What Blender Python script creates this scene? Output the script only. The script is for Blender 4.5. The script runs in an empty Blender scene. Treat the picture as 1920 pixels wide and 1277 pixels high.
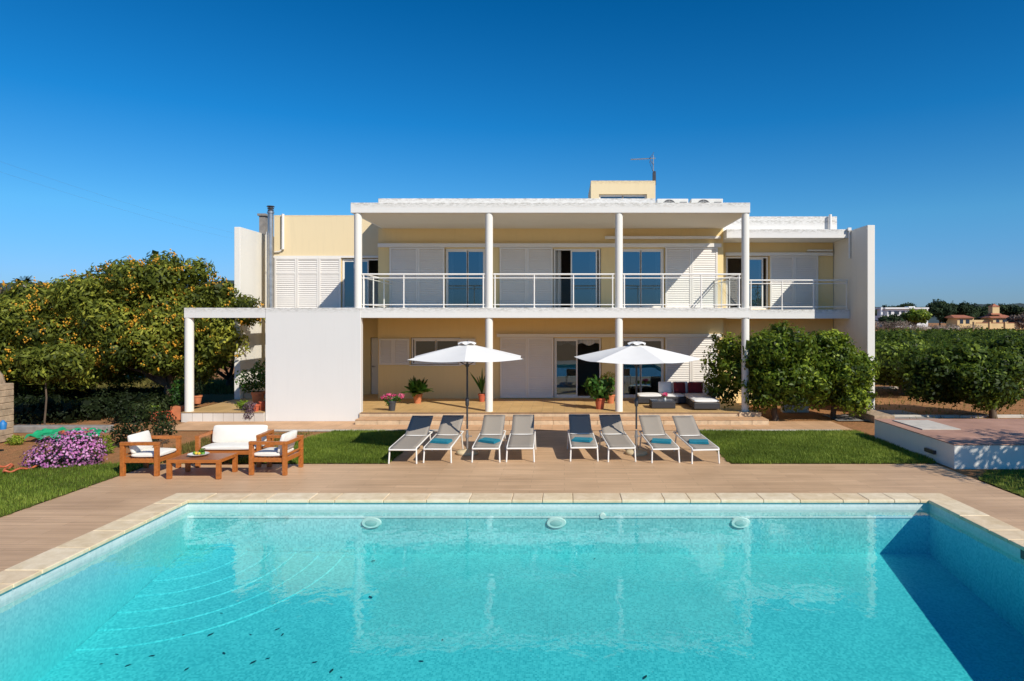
import bpy, bmesh, math, random
import numpy as np
from mathutils import Vector, Matrix
random.seed(4)
R = math.radians
scene = bpy.context.scene
col = scene.collection
F = 1280.0            # focal length in photo pixels
CX, CY, H = 1058.0, 600.0, 2.95
def S(Y): return F / Y
def wx(px, Y): return (px - CX) * Y / F
def wz(py, Y): return H - (py - CY) * Y / F

# ------------------------------------------------------------------ materials
def new_mat(name):
    m = bpy.data.materials.new(name); m.use_nodes = True
    nt = m.node_tree; b = nt.nodes['Principled BSDF']
    return m, nt, b
def nd(nt, t, **kw):
    n = nt.nodes.new(t)
    for k, v in kw.items():
        if k in n.inputs.keys(): n.inputs[k].default_value = v
        else: setattr(n, k, v)
    return n
def c4(c): return (c[0], c[1], c[2], 1)
def ramp(nt, fac, stops):
    r = nt.nodes.new('ShaderNodeValToRGB'); e = r.color_ramp.elements
    while len(e) < len(stops): e.new(0.5)
    for i, (p, c) in enumerate(stops):
        e[i].position = p; e[i].color = c4(c)
    nt.links.new(fac, r.inputs[0]); return r.outputs[0]
def mixc(nt, fac, a, b, mode='MIX'):
    n = nt.nodes.new('ShaderNodeMix'); n.data_type = 'RGBA'; n.blend_type = mode
    for s, v in ((0, fac), (6, a), (7, b)):
        if hasattr(v, 'is_output'): nt.links.new(v, n.inputs[s])
        else: n.inputs[s].default_value = v if s == 0 else c4(v)
    return n.outputs[2]
def coords(nt, scale=(1, 1, 1), rot=(0, 0, 0), obj=False):
    mp = nt.nodes.new('ShaderNodeMapping')
    mp.inputs['Scale'].default_value = scale; mp.inputs['Rotation'].default_value = rot
    if obj: nt.links.new(nt.nodes.new('ShaderNodeTexCoord').outputs['Object'], mp.inputs[0])
    else: nt.links.new(nt.nodes.new('ShaderNodeNewGeometry').outputs['Position'], mp.inputs[0])
    return mp.outputs[0]
def noise(nt, vec, scale, detail=4, rough=0.55, dist=0):
    n = nd(nt, 'ShaderNodeTexNoise', Scale=scale, Detail=detail, Roughness=rough, Distortion=dist)
    nt.links.new(vec, n.inputs['Vector']); return n.outputs[0]
def bump(nt, b, h, strength=.3, dist=.01):
    n = nd(nt, 'ShaderNodeBump', Strength=strength, Distance=dist)
    nt.links.new(h, n.inputs['Height']); nt.links.new(n.outputs[0], b.inputs['Normal'])
def simple(name, c, rough=.6, var=.12, scale=3, bs=.2, bscale=80, metal=0, obj=False, stretch=(1, 1, 1), spec=.5):
    m, nt, b = new_mat(name)
    v = coords(nt, stretch, obj=obj)
    n = noise(nt, v, scale, 5, .6)
    lo = tuple(x * (1 - var) for x in c); hi = tuple(min(1, x * (1 + var)) for x in c)
    nt.links.new(ramp(nt, n, [(.3, lo), (.7, hi)]), b.inputs['Base Color'])
    b.inputs['Roughness'].default_value = rough; b.inputs['Metallic'].default_value = metal
    b.inputs['Specular IOR Level'].default_value = spec
    if bs: bump(nt, b, noise(nt, v, bscale, 3), bs, .004)
    return m
def plaster(name, c, dirt=(.35, .33, .28), amount=.35, tops=()):
    """painted render: faint blotches, vertical rain streaks, mildew just under the given heights"""
    m, nt, b = new_mat(name)
    v = coords(nt)
    base = mixc(nt, noise(nt, v, .9, 6, .6), tuple(x * .95 for x in c), c)
    st = noise(nt, coords(nt, (5, 5, .35)), 1.6, 5, .7)
    stf = ramp(nt, st, [(.5, (0, 0, 0)), (.85, (amount,) * 3)])
    base = mixc(nt, stf, base, tuple(x * .72 for x in c))
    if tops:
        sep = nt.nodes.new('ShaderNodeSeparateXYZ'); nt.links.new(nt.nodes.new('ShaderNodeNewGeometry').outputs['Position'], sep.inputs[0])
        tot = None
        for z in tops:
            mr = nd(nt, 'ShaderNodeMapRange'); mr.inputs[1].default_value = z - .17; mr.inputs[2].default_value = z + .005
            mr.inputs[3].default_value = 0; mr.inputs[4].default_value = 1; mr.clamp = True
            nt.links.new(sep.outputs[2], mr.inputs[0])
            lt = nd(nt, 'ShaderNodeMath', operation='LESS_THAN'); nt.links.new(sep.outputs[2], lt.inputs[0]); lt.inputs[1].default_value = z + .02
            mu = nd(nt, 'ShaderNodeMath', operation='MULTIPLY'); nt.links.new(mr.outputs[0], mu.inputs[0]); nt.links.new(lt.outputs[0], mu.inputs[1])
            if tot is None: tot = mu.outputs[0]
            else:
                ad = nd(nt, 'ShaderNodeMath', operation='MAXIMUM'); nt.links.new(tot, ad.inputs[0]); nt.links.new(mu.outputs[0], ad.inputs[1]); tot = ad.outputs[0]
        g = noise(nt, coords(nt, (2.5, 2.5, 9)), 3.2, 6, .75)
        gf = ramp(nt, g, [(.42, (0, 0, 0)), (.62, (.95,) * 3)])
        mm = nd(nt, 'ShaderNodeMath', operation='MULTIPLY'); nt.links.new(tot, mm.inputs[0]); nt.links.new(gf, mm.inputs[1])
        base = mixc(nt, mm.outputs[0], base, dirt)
    nt.links.new(base, b.inputs['Base Color'])
    b.inputs['Roughness'].default_value = .85; b.inputs['Specular IOR Level'].default_value = .2
    bump(nt, b, noise(nt, v, 45, 4, .7), .25, .006)
    return m
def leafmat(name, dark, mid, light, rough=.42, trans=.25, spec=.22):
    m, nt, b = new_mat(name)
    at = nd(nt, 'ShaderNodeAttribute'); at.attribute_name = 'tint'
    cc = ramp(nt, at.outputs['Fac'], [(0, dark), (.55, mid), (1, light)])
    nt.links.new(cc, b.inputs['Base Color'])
    b.inputs['Roughness'].default_value = rough; b.inputs['Specular IOR Level'].default_value = spec
    tr = nt.nodes.new('ShaderNodeBsdfTranslucent'); nt.links.new(mixc(nt, .5, cc, light), tr.inputs[0])
    mx = nt.nodes.new('ShaderNodeMixShader'); mx.inputs[0].default_value = trans
    nt.links.new(b.outputs[0], mx.inputs[1]); nt.links.new(tr.outputs[0], mx.inputs[2])
    nt.links.new(mx.outputs[0], nt.nodes['Material Output'].inputs[0])
    return m
def tiled(name, c1, c2, w, h, mortar, mc, streak=None, rough=.6, rot=0, bs=.3, big=.5):
    m, nt, b = new_mat(name)
    v = coords(nt, rot=(0, 0, rot))
    br = nd(nt, 'ShaderNodeTexBrick', Color1=c4(c1), Color2=c4(c2), Mortar=c4(mc))
    br.inputs['Scale'].default_value = 1; br.inputs['Mortar Size'].default_value = mortar
    br.inputs['Brick Width'].default_value = w; br.inputs['Row Height'].default_value = h
    br.inputs['Mortar Smooth'].default_value = .3; br.offset = .5 if streak else 0
    nt.links.new(v, br.inputs['Vector'])
    cc = br.outputs[0]
    if streak:
        s = noise(nt, coords(nt, streak), 1, 6, .65, .3)
        sf = ramp(nt, s, [(.3, (.62, .60, .58)), (.7, (1.14, 1.14, 1.14))])
        cc = mixc(nt, 1.0, cc, sf, 'MULTIPLY')
    n = noise(nt, coords(nt), big, 6, .6)
    cc = mixc(nt, 1.0, cc, ramp(nt, n, [(.3, (.80, .77, .74)), (.7, (1.07, 1.06, 1.05))]), 'MULTIPLY')
    nt.links.new(cc, b.inputs['Base Color']); b.inputs['Roughness'].default_value = rough
    b.inputs['Specular IOR Level'].default_value = .3
    inv = nd(nt, 'ShaderNodeMath', operation='SUBTRACT'); inv.inputs[0].default_value = 1; nt.links.new(br.outputs['Fac'], inv.inputs[1])
    bump(nt, b, inv.outputs[0], bs, .003)
    return m
def schlick(nt, f0, normal=None):
    lw = nd(nt, 'ShaderNodeLayerWeight', Blend=.5)
    if normal is not None: nt.links.new(normal, lw.inputs['Normal'])
    p = nd(nt, 'ShaderNodeMath', operation='POWER'); nt.links.new(lw.outputs['Facing'], p.inputs[0]); p.inputs[1].default_value = 5
    q = nd(nt, 'ShaderNodeMath', operation='MULTIPLY_ADD'); nt.links.new(p.outputs[0], q.inputs[0]); q.inputs[1].default_value = 1 - f0; q.inputs[2].default_value = f0
    return q.outputs[0]
def glassmat(name, tint, ior, gl=(1, 1, 1)):
    m, nt, b = new_mat(name); nt.nodes.remove(b)
    t = nd(nt, 'ShaderNodeBsdfTransparent', Color=c4(tint)); g = nd(nt, 'ShaderNodeBsdfGlossy', Color=c4(gl), Roughness=.015)
    mx = nt.nodes.new('ShaderNodeMixShader')
    nt.links.new(schlick(nt, ((ior - 1) / (ior + 1)) ** 2), mx.inputs[0]); nt.links.new(t.outputs[0], mx.inputs[1]); nt.links.new(g.outputs[0], mx.inputs[2])
    nt.links.new(mx.outputs[0], nt.nodes['Material Output'].inputs[0])
    v = coords(nt); bp = nd(nt, 'ShaderNodeBump', Strength=.06, Distance=.01)
    nt.links.new(noise(nt, v, 1.3, 2), bp.inputs['Height']); nt.links.new(bp.outputs[0], g.inputs['Normal']); 
    return m

M = {}
M['white'] = plaster('white_render', (.81, .785, .72), amount=.25)
M['fascia'] = plaster('white_fascia', (.80, .785, .75), tops=(6.372, 3.308, 5.98, 7.1, 6.53), amount=.14)
M['screen'] = plaster('grey_white_render', (.74, .73, .705), tops=(3.308,), amount=.16)
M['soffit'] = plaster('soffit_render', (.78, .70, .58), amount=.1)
M['yellow'] = plaster('yellow_render', (.87, .67, .34), amount=.25)
M['yellowtop'] = plaster('sunlit_yellow_render', (.82, .67, .42), tops=(6.81, 8.47), dirt=(.4, .3, .17), amount=.3)  # paler copy of the yellow, with sunlight put into its colour
M['shutter'] = simple('white_lacquer', (.78, .74, .69), .4, .03, 2, .05)
M['alu'] = simple('white_aluminium', (.8, .77, .72), .35, .02, 2, 0)
M['rail'] = simple('railing_paint', (.84, .81, .76), .35, .03, 5, 0)
M['pane'] = glassmat('window_glass', (.20, .26, .32), 2.6, (.62, .86, 1))
M['balglass'] = glassmat('balcony_glass', (.90, .93, .92), 1.3)
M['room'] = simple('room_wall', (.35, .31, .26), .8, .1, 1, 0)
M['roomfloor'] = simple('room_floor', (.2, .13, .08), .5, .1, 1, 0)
M['curtain'] = simple('curtain_cloth', (.62, .60, .56), .9, .2, 6, .3, 12, stretch=(8, 8, .2))
M['metal'] = simple('galvanised_flue', (.42, .42, .42), .35, .2, 5, .1, 30, .8)
M['darkmetal'] = simple('dark_metal', (.06, .06, .065), .4, .2, 5, 0, metal=.3)
M['acwhite'] = simple('air_conditioner_casing', (.72, .71, .66), .45, .08, 4, 0)
M['acgrille'] = simple('fan_grille', (.12, .12, .12), .5, .2, 30, 0)
M['deck'] = tiled('wood_look_deck', (.75, .51, .31), (.67, .45, .27), 1.2, .2, .0025, (.38, .26, .16), streak=(.45, 34, 1), rough=.5)
M['path'] = tiled('sandstone_path', (.68, .42, .235), (.62, .38, .21), .33, .33, .004, (.36, .25, .17), rough=.65, big=1.2)
M['terrace'] = tiled('terracotta_terrace', (.68, .45, .20), (.60, .40, .175), .33, .33, .004, (.34, .24, .14), rough=.5, big=.9)
M['riser'] = simple('limestone_step', (.60, .45, .29), .75, .18, 6, .3, 40)
M['wtile'] = tiled('white_plinth_tile', (.72, .69, .64), (.68, .65, .60), .3, .6, .006, (.35, .30, .25), rough=.4)
M['redtile'] = tiled('red_paving', (.50, .29, .21), (.45, .26, .19), .3, .3, .004, (.30, .20, .16), rough=.7, big=1.5)
M['teak'] = simple('oiled_teak', (.42, .135, .028), .42, .25, 2.2, .15, 60, obj=True, stretch=(1.2, 9, 9))
M['teak2'] = simple('oiled_teak_tabletop', (.30, .11, .045), .35, .3, 2.2, .15, 60, obj=True, stretch=(1, 14, 1))
M['cushion'] = simple('cream_cushion', (.80, .77, .70), .9, .04, 5, .45, 25)
M['whitecloth'] = simple('white_cushion', (.78, .78, .77), .9, .03, 5, .3, 25)
M['redcloth'] = simple('dark_red_cushion', (.16, .012, .02), .9, .2, 5, .3, 30)
M['rattan'] = simple('dark_rattan', (.035, .034, .038), .5, .4, 60, .8, 120, stretch=(1, 1, 3))
M['sling'] = simple('grey_sling_mesh', (.30, .265, .225), .75, .05, 120, .3, 300)
M['towel'] = simple('teal_towel', (.01, .19, .27), .95, .15, 20, .8, 200)
M['canopy'] = simple('white_canopy_cloth', (.80, .78, .74), .9, .02, 4, .15, 60)
M['concrete'] = simple('cream_concrete_base', (.68, .56, .36), .8, .1, 10, .3, 60)
M['terracotta'] = simple('terracotta_pot', (.56, .19, .08), .8, .15, 9, .3, 50)
M['redpot'] = simple('red_clay_pot', (.50, .11, .05), .75, .15, 9, .3, 50)
M['blackpot'] = simple('dark_grey_pot', (.05, .053, .06), .6, .1, 9, .1)
M['potsoil'] = simple('pot_soil', (.05, .03, .02), .95, .3, 30, .5)
M['bark'] = simple('bark', (.11, .075, .05), .9, .35, 6, .9, 18, stretch=(1, 1, .3))
M['stone'] = simple('rubble_stone', (.40, .29, .19), .9, .35, 5, .9, 14)
M['greystone'] = simple('grey_stone', (.26, .24, .22), .9, .25, 6, .6, 25)
M['kerb'] = simple('pale_kerb', (.55, .50, .43), .85, .15, 4, .3)
M['roofred'] = simple('far_red_roof', (.36, .13, .07), .8, .25, .8, .3, 4)
M['farwhite'] = simple('far_white_wall', (.72, .72, .72), .8, .08, .4, 0)
M['farcream'] = simple('far_cream_wall', (.66, .48, .24), .8, .12, .5, 0)
M['farglass'] = simple('far_dark_window', (.03, .04, .06), .2, .2, 1, 0)
M['cable'] = simple('cable', (.16, .2, .28), .6, .1, 1, 0)
M['tarp'] = simple('green_tarpaulin', (.02, .38, .16), .45, .4, 3, .6, 6)
M['tarpwhite'] = simple('white_stripe', (.7, .75, .7), .5, .1, 3, 0)
M['orangehose'] = simple('orange_plastic', (.50, .12, .05), .5, .15, 10, 0)
M['blueplastic'] = simple('blue_plastic', (.02, .18, .45), .5, .1, 10, 0)
M['black'] = simple('plain_black', (.012, .011, .01), .9, .2, 10, 0)
M['lemon'] = simple('lemon_skin', (.75, .5, .04), .4, .1, 10, 0)
M['lime'] = simple('green_fruit', (.12, .3, .03), .4, .1, 10, 0)
M['china'] = simple('white_china', (.75, .75, .72), .25, .02, 4, 0)
M['poollight'] = simple('pool_lamp_rim', (.75, .80, .76), .4, .05, 10, 0)
M['lampglass'] = simple('pool_lamp_lens', (.42, .58, .56), .2, .1, 10, 0)
M['leafdebris'] = simple('wet_leaf', (.03, .035, .03), .7, .3, 20, 0)
M['fruit'] = simple('loquat_fruit', (.80, .42, .05), .45, .25, 2, 0)
M['hill'] = simple('wooded_hill', (.035, .055, .055), .95, .35, .02, 0)

M['f_loquat'] = leafmat('loquat_leaves', (.026, .042, .007), (.20, .235, .032), (.60, .58, .08), .55, .35)
M['f_citrus'] = leafmat('citrus_leaves', (.010, .026, .004), (.11, .175, .016), (.50, .60, .07), .45, .35)
M['f_orchard'] = leafmat('orchard_leaves', (.007, .019, .003), (.062, .105, .012), (.32, .41, .05), .55, .3)
M['f_dark'] = leafmat('dark_shrub_leaves', (.008, .014, .004), (.020, .034, .008), (.06, .08, .018), .6, .2)  # dark leaves, taken near black to carry the shade under the trees too
M['f_pine'] = leafmat('distant_pine_needles', (.012, .026, .012), (.026, .048, .018), (.05, .08, .028), .8, .1)
M['f_pot'] = leafmat('pot_plant_leaves', (.02, .06, .01), (.05, .14, .02), (.20, .32, .05), .45, .3)
M['f_lime'] = leafmat('lime_leaves', (.10, .18, .02), (.22, .32, .03), (.42, .46, .06), .5, .35)
M['f_purple'] = leafmat('purple_leaves', (.06, .03, .05), (.14, .08, .11), (.25, .18, .2), .6, .2)
M['f_brush'] = leafmat('bare_brush', (.10, .075, .06), (.20, .15, .12), (.30, .24, .19), .9, .1)
M['petal'] = leafmat('pink_petals', (.42, .10, .34), (.68, .24, .55), (.85, .52, .78), .7, .25)
M['petal2'] = leafmat('magenta_petals', (.55, .02, .12), (.75, .06, .22), (.85, .25, .40), .7, .25)
M['grass'] = leafmat('grass_blades', (.07, .11, .012), (.17, .25, .028), (.36, .42, .07), .6, .3)
M['drygrass'] = leafmat('dry_grass_blades', (.10, .10, .02), (.22, .19, .05), (.42, .33, .13), .8, .3)

def soil(name, c1, c2, c3, s=.35):
    m, nt, b = new_mat(name)
    v = coords(nt)
    cc = mixc(nt, ramp(nt, noise(nt, v, s, 8, .65), [(.38, (0, 0, 0)), (.62, (1, 1, 1))]), c1, c2)
    cc = mixc(nt, ramp(nt, noise(nt, v, s * 9, 6, .7), [(.45, (0, 0, 0)), (.7, (.8, .8, .8))]), cc, c3)
    cc = mixc(nt, .6, cc, ramp(nt, noise(nt, v, 28, 5, .7), [(.3, (.35, .35, .35)), (.75, (1.25, 1.25, 1.25))]), 'MULTIPLY')
    nt.links.new(cc, b.inputs['Base Color']); b.inputs['Roughness'].default_value = .95; b.inputs['Specular IOR Level'].default_value = .1
    bump(nt, b, noise(nt, v, 9, 8, .75), .8, .05)
    return m
M['soil'] = soil('red_soil', (.47, .22, .10), (.43, .205, .085), (.29, .18, .075))
M['lawnbase'] = soil('lawn_base', (.09, .12, .02), (.12, .15, .025), (.16, .14, .03), .8)

def pooltile(name, c, c2, size=.027):
    m, nt, b = new_mat(name)
    v = coords(nt, (1 / size,) * 3)
    fl = nd(nt, 'ShaderNodeVectorMath', operation='FLOOR'); nt.links.new(v, fl.inputs[0])
    wn = nd(nt, 'ShaderNodeTexWhiteNoise'); nt.links.new(fl.outputs[0], wn.inputs['Vector'])
    cc = mixc(nt, wn.outputs['Value'], c, c2)
    fr = nd(nt, 'ShaderNodeVectorMath', operation='FRACTION'); nt.links.new(v, fr.inputs[0])
    sp = nt.nodes.new('ShaderNodeSeparateXYZ'); nt.links.new(fr.outputs[0], sp.inputs[0])
    big = noise(nt, coords(nt), 1.1, 5, .6)
    cc = mixc(nt, 1.0, cc, ramp(nt, big, [(.3, (.86, .9, .92)), (.7, (1.08, 1.05, 1.04))]), 'MULTIPLY')
    for k in (0, 1):
        g = nd(nt, 'ShaderNodeMath', operation='LESS_THAN'); nt.links.new(sp.outputs[k], g.inputs[0]); g.inputs[1].default_value = .13
        ms = nd(nt, 'ShaderNodeMath', operation='MULTIPLY'); nt.links.new(g.outputs[0], ms.inputs[0]); ms.inputs[1].default_value = .4
        cc = mixc(nt, ms.outputs[0], cc, (.50, .70, .68))
    nt.links.new(cc, b.inputs['Base Color']); b.inputs['Roughness'].default_value = .35
    return m
M['poolfloor'] = pooltile('turquoise_mosaic', (.15, .48, .51), (.36, .70, .71))
M['poolstep'] = pooltile('pale_turquoise_mosaic', (.24, .52, .53), (.44, .70, .69))
M['poolband'] = pooltile('pale_mosaic', (.58, .66, .66), (.72, .78, .77), .035)
def copingmat():
    m, nt, b = new_mat('sandstone_coping')
    at = nd(nt, 'ShaderNodeAttribute'); at.attribute_name = 'tint'
    cc = ramp(nt, at.outputs['Fac'], [(0, (.78, .63, .44)), (.5, (.82, .68, .47)), (1, (.85, .74, .56))])
    n = noise(nt, coords(nt), 5, 6, .65, .6)
    cc = mixc(nt, 1.0, cc, ramp(nt, n, [(.3, (.84, .78, .66)), (.7, (1.08, 1.06, 1.03))]), 'MULTIPLY')
    nt.links.new(cc, b.inputs['Base Color']); b.inputs['Roughness'].default_value = .6
    bump(nt, b, noise(nt, coords(nt), 22, 6, .7), .4, .01)
    return m
M['coping'] = copingmat()
def watermat():
    m, nt, b = new_mat('pool_water'); nt.nodes.remove(b)
    t = nd(nt, 'ShaderNodeBsdfTransparent'); g = nd(nt, 'ShaderNodeBsdfGlossy', Roughness=.03)
    mx = nt.nodes.new('ShaderNodeMixShader')
    bp = nd(nt, 'ShaderNodeBump', Strength=.35, Distance=.012)
    a1 = noise(nt, coords(nt, (1, .8, 1)), 3.5, 3, .5, .4)
    nt.links.new(a1, bp.inputs['Height'])
    nt.links.new(bp.outputs[0], g.inputs['Normal'])
    nt.links.new(schlick(nt, .032), mx.inputs[0]); nt.links.new(t.outputs[0], mx.inputs[1]); nt.links.new(g.outputs[0], mx.inputs[2])
    nt.links.new(mx.outputs[0], nt.nodes['Material Output'].inputs[0])
    va = nd(nt, 'ShaderNodeVolumeAbsorption', Color=(.10, .93, .93, 1), Density=.44)
    nt.links.new(va.outputs[0], nt.nodes['Material Output'].inputs['Volume'])
    return m
M['water'] = watermat()

# ------------------------------------------------------------------ mesh helpers
def link(o, parent=None):
    col.objects.link(o)
    if parent is not None: o.parent = parent
    return o
def tag(o, label=None, cat=None, group=None, kind=None):
    if label: o['label'] = label
    if cat: o['category'] = cat
    if group: o['group'] = group
    if kind: o['kind'] = kind
    return o
def empty(name, loc=(0, 0, 0), rz=0, **kw):
    o = bpy.data.objects.new(name, None); o.location = loc; o.rotation_euler = (0, 0, rz)
    o.empty_display_size = .1; link(o); return tag(o, **kw)
class MB:
    def __init__(s, off=(0, 0, 0)): s.v = []; s.f = []; s.off = off; s.t = []
    def add(s, vs, fs, tint=0.5):
        n = len(s.v); s.v += [tuple(v) for v in vs]; s.f += [tuple(n + i for i in f) for f in fs]; s.t += [tint] * len(fs); return s
    def box(s, x0, x1, y0, y1, z0, z1, tint=.5, m=None):
        vs = [(x0, y0, z0), (x1, y0, z0), (x1, y1, z0), (x0, y1, z0), (x0, y0, z1), (x1, y0, z1), (x1, y1, z1), (x0, y1, z1)]
        if m is not None: vs = [m @ Vector(v) for v in vs]
        return s.add(vs, [(0, 3, 2, 1), (4, 5, 6, 7), (0, 1, 5, 4), (1, 2, 6, 5), (2, 3, 7, 6), (3, 0, 4, 7)], tint)
    def tube(s, pts, rad, n=10, tint=.5, cap=True):
        pts = [Vector(p) for p in pts]
        if not isinstance(rad, (list, tuple)): rad = [rad] * len(pts)
        vs = []; fs = []
        ref = Vector((0, 0, 1))
        d0 = (pts[-1] - pts[0])
        if d0.length > 0 and abs(d0.normalized().z) > .9: ref = Vector((1, 0, 0))
        for i, p in enumerate(pts):
            d = (pts[min(i + 1, len(pts) - 1)] - pts[max(i - 1, 0)]).normalized()
            a = d.cross(ref)
            if a.length < 1e-4: a = d.cross(Vector((0, 1, 0)))
            a.normalize(); b = d.cross(a)
            for k in range(n):
                t = 2 * math.pi * k / n; vs.append(p + (a * math.cos(t) + b * math.sin(t)) * rad[i])
        for i in range(len(pts) - 1):
            for k in range(n):
                k2 = (k + 1) % n; fs.append((i * n + k, i * n + k2, (i + 1) * n + k2, (i + 1) * n + k))
        if cap: fs.append(tuple(range(n))[::-1]); fs.append(tuple((len(pts) - 1) * n + k for k in range(n)))
        return s.add(vs, fs, tint)
    def lathe(s, prof, c=(0, 0, 0), n=24, tint=.5):
        vs = []; fs = []
        for r, z in prof:
            for k in range(n):
                t = 2 * math.pi * k / n; vs.append((c[0] + r * math.cos(t), c[1] + r * math.sin(t), c[2] + z))
        for i in range(len(prof) - 1):
            for k in range(n):
                k2 = (k + 1) % n; fs.append((i * n + k, i * n + k2, (i + 1) * n + k2, (i + 1) * n + k))
        fs.append(tuple(range(n))[::-1]); fs.append(tuple((len(prof) - 1) * n + k for k in range(n)))
        return s.add(vs, fs, tint)
    def build(s, name, mat, parent=None, bevel=0, smooth=False, seg=2, world=False, sub=0):
        me = bpy.data.meshes.new(name)
        off = Vector((0, 0, 0))
        if world and parent is not None:
            p = parent
            while p is not None: off = off + p.location; p = p.parent
        me.from_pydata([(v[0] - off.x, v[1] - off.y, v[2] - off.z) for v in s.v], [], s.f); me.update()
        a = me.attributes.new('tint', 'FLOAT', 'FACE'); a.data.foreach_set('value', s.t)
        bm = bmesh.new(); bm.from_mesh(me); bmesh.ops.recalc_face_normals(bm, faces=bm.faces); bm.to_mesh(me); bm.free()
        if mat is not None: me.materials.append(mat)
        o = bpy.data.objects.new(name, me); link(o, parent)
        if smooth:
            me.polygons.foreach_set('use_smooth', [True] * len(me.polygons))
            me.set_sharp_from_angle(angle=R(50))
        if sub:
            md = o.modifiers.new('sub', 'SUBSURF'); md.levels = md.render_levels = sub
        if bevel:
            md = o.modifiers.new('bev', 'BEVEL'); md.width = bevel; md.segments = seg; md.limit_method = 'ANGLE'
        return o
def one(name, mat, parent=None, **kw):
    pass
def cushion(x0, x1, y0, y1, z0, z1, name, mat, parent, puff=.03, rot=None, seed=0):
    """soft box: grid with bulged faces"""
    bm = bmesh.new(); bmesh.ops.create_cube(bm, size=1)
    bmesh.ops.subdivide_edges(bm, edges=bm.edges[:], cuts=7, use_grid_fill=True)
    sx, sy, sz = x1 - x0, y1 - y0, z1 - z0; c = Vector(((x0 + x1) / 2, (y0 + y1) / 2, (z0 + z1) / 2))
    rnd = random.Random(seed)
    for v in bm.verts:
        x, y, z = v.co * 2
        r = .28
        k = Vector((x * (1 - .06 * (y * y) * (z * z)), y * (1 - .06 * x * x * z * z), z))
        # pinch thin edges
        dx = (1 - abs(x)); dy = (1 - abs(y)); dz = 1 - abs(z)
        ax = [sx, sy, sz].index(min(sx, sy, sz))
        co = [k.x * sx / 2, k.y * sy / 2, k.z * sz / 2]
        e = [x, y, z]; o = [i for i in range(3) if i != ax]
        edge = max(abs(e[o[0]]), abs(e[o[1]]))
        co[ax] *= (1 - .45 * max(0, edge - .62) ** 1.5 / .38 ** 1.5 * .9)
        co[ax] += math.copysign(puff, e[ax]) * (1 - e[o[0]] ** 2) * (1 - e[o[1]] ** 2) if abs(e[ax]) > .9 else 0
        co[ax] += rnd.uniform(-.004, .004)
        v.co = Vector(co)
    mt = Matrix.Translation(c) @ (rot.to_4x4() if rot is not None else Matrix.Identity(4))
    bmesh.ops.transform(bm, matrix=mt, verts=bm.verts)
    me = bpy.data.meshes.new(name); bm.to_mesh(me); bm.free(); me.materials.append(mat)
    me.polygons.foreach_set('use_smooth', [True] * len(me.polygons))
    o = bpy.data.objects.new(name, me); link(o, parent)
    md = o.modifiers.new('sub', 'SUBSURF'); md.levels = md.render_levels = 1
    return o
def np_mesh(name, V, faces_n, mat, tint, parent=None):
    """V (N*k,3) verts of N separate k-gons"""
    k = faces_n; n = len(V) // k
    me = bpy.data.meshes.new(name)
    me.vertices.add(len(V)); me.vertices.foreach_set('co', V.astype(np.float32).ravel())
    me.loops.add(len(V)); me.loops.foreach_set('vertex_index', np.arange(len(V), dtype=np.int32))
    me.polygons.add(n); me.polygons.foreach_set('loop_start', (np.arange(n) * k).astype(np.int32))
    try: me.polygons.foreach_set('loop_total', np.full(n, k, dtype=np.int32))
    except Exception: pass
    me.update(calc_edges=True)
    a = me.attributes.new('tint', 'FLOAT', 'FACE'); a.data.foreach_set('value', np.clip(tint, 0, 1).astype(np.float32))
    me.materials.append(mat)
    o = bpy.data.objects.new(name, me); link(o, parent); return o
def unit(a): return a / np.maximum(np.linalg.norm(a, axis=1, keepdims=True), 1e-6)
def leaves(P, N, L, W, rng, droop=.3, spread=.8):
    """one folded-diamond quad per leaf"""
    n = len(P)
    nn = unit(N + rng.normal(0, spread * .5, (n, 3)))
    d = rng.normal(0, 1, (n, 3)); d[:, 2] -= droop; d = unit(d - nn * (d * nn).sum(1, keepdims=True) * .85)
    side = unit(np.cross(nn, d))
    L = L * rng.uniform(.65, 1.3, (n, 1)); W = W * rng.uniform(.7, 1.25, (n, 1))
    a = P; b = P + d * L * .5 + side * W * .5 + nn * L * .06; c = P + d * L - nn * L * .08; e = P + d * L * .5 - side * W * .5 + nn * L * .06
    V = np.stack([a, b, c, e], 1).reshape(-1, 3)
    return V
def crown_points(blobs, n, rng, inner=.2):
    B = np.array(blobs, float); C = B[:, :3]; Rr = B[:, 3:6]
    w = (Rr.prod(1)) ** (2 / 3); w = w / w.sum()
    idx = rng.choice(len(B), n, p=w)
    u = unit(rng.normal(0, 1, (n, 3)))
    rr = np.where(rng.random(n) < inner, rng.uniform(.3, .85, n), rng.normal(.97, .09, n))[:, None]
    P = C[idx] + u * rr * Rr[idx]
    # thin out the ones buried in other blobs
    keep = np.ones(n, bool)
    for j in range(len(B)):
        d = np.linalg.norm((P - C[j]) / Rr[j], axis=1)
        keep &= ~((d < .72) & (idx != j) & (rng.random(n) < .5))
    return P[keep], u[keep], idx[keep]
def sub_blobs(c, r, k, rng, size=(.28, .42), flat=.85, zmin=None):
    out = []
    for i in range(k):
        u = rng.normal(0, 1, 3); u /= np.linalg.norm(u)
        if u[2] < -.8: u[2] *= -.6
        q = rng.uniform(.45, .82)
        s = rng.uniform(*size)
        p = np.array(c) + u * q * np.array(r)
        m = (r[0] + r[1] + r[2]) / 3
        rz = s * m * flat
        if zmin is not None: p[2] = max(p[2], zmin + rz * .8)
        out.append([*p, s * m * rng.uniform(.85, 1.2), s * m * rng.uniform(.85, 1.2), rz])
    return out
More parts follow.
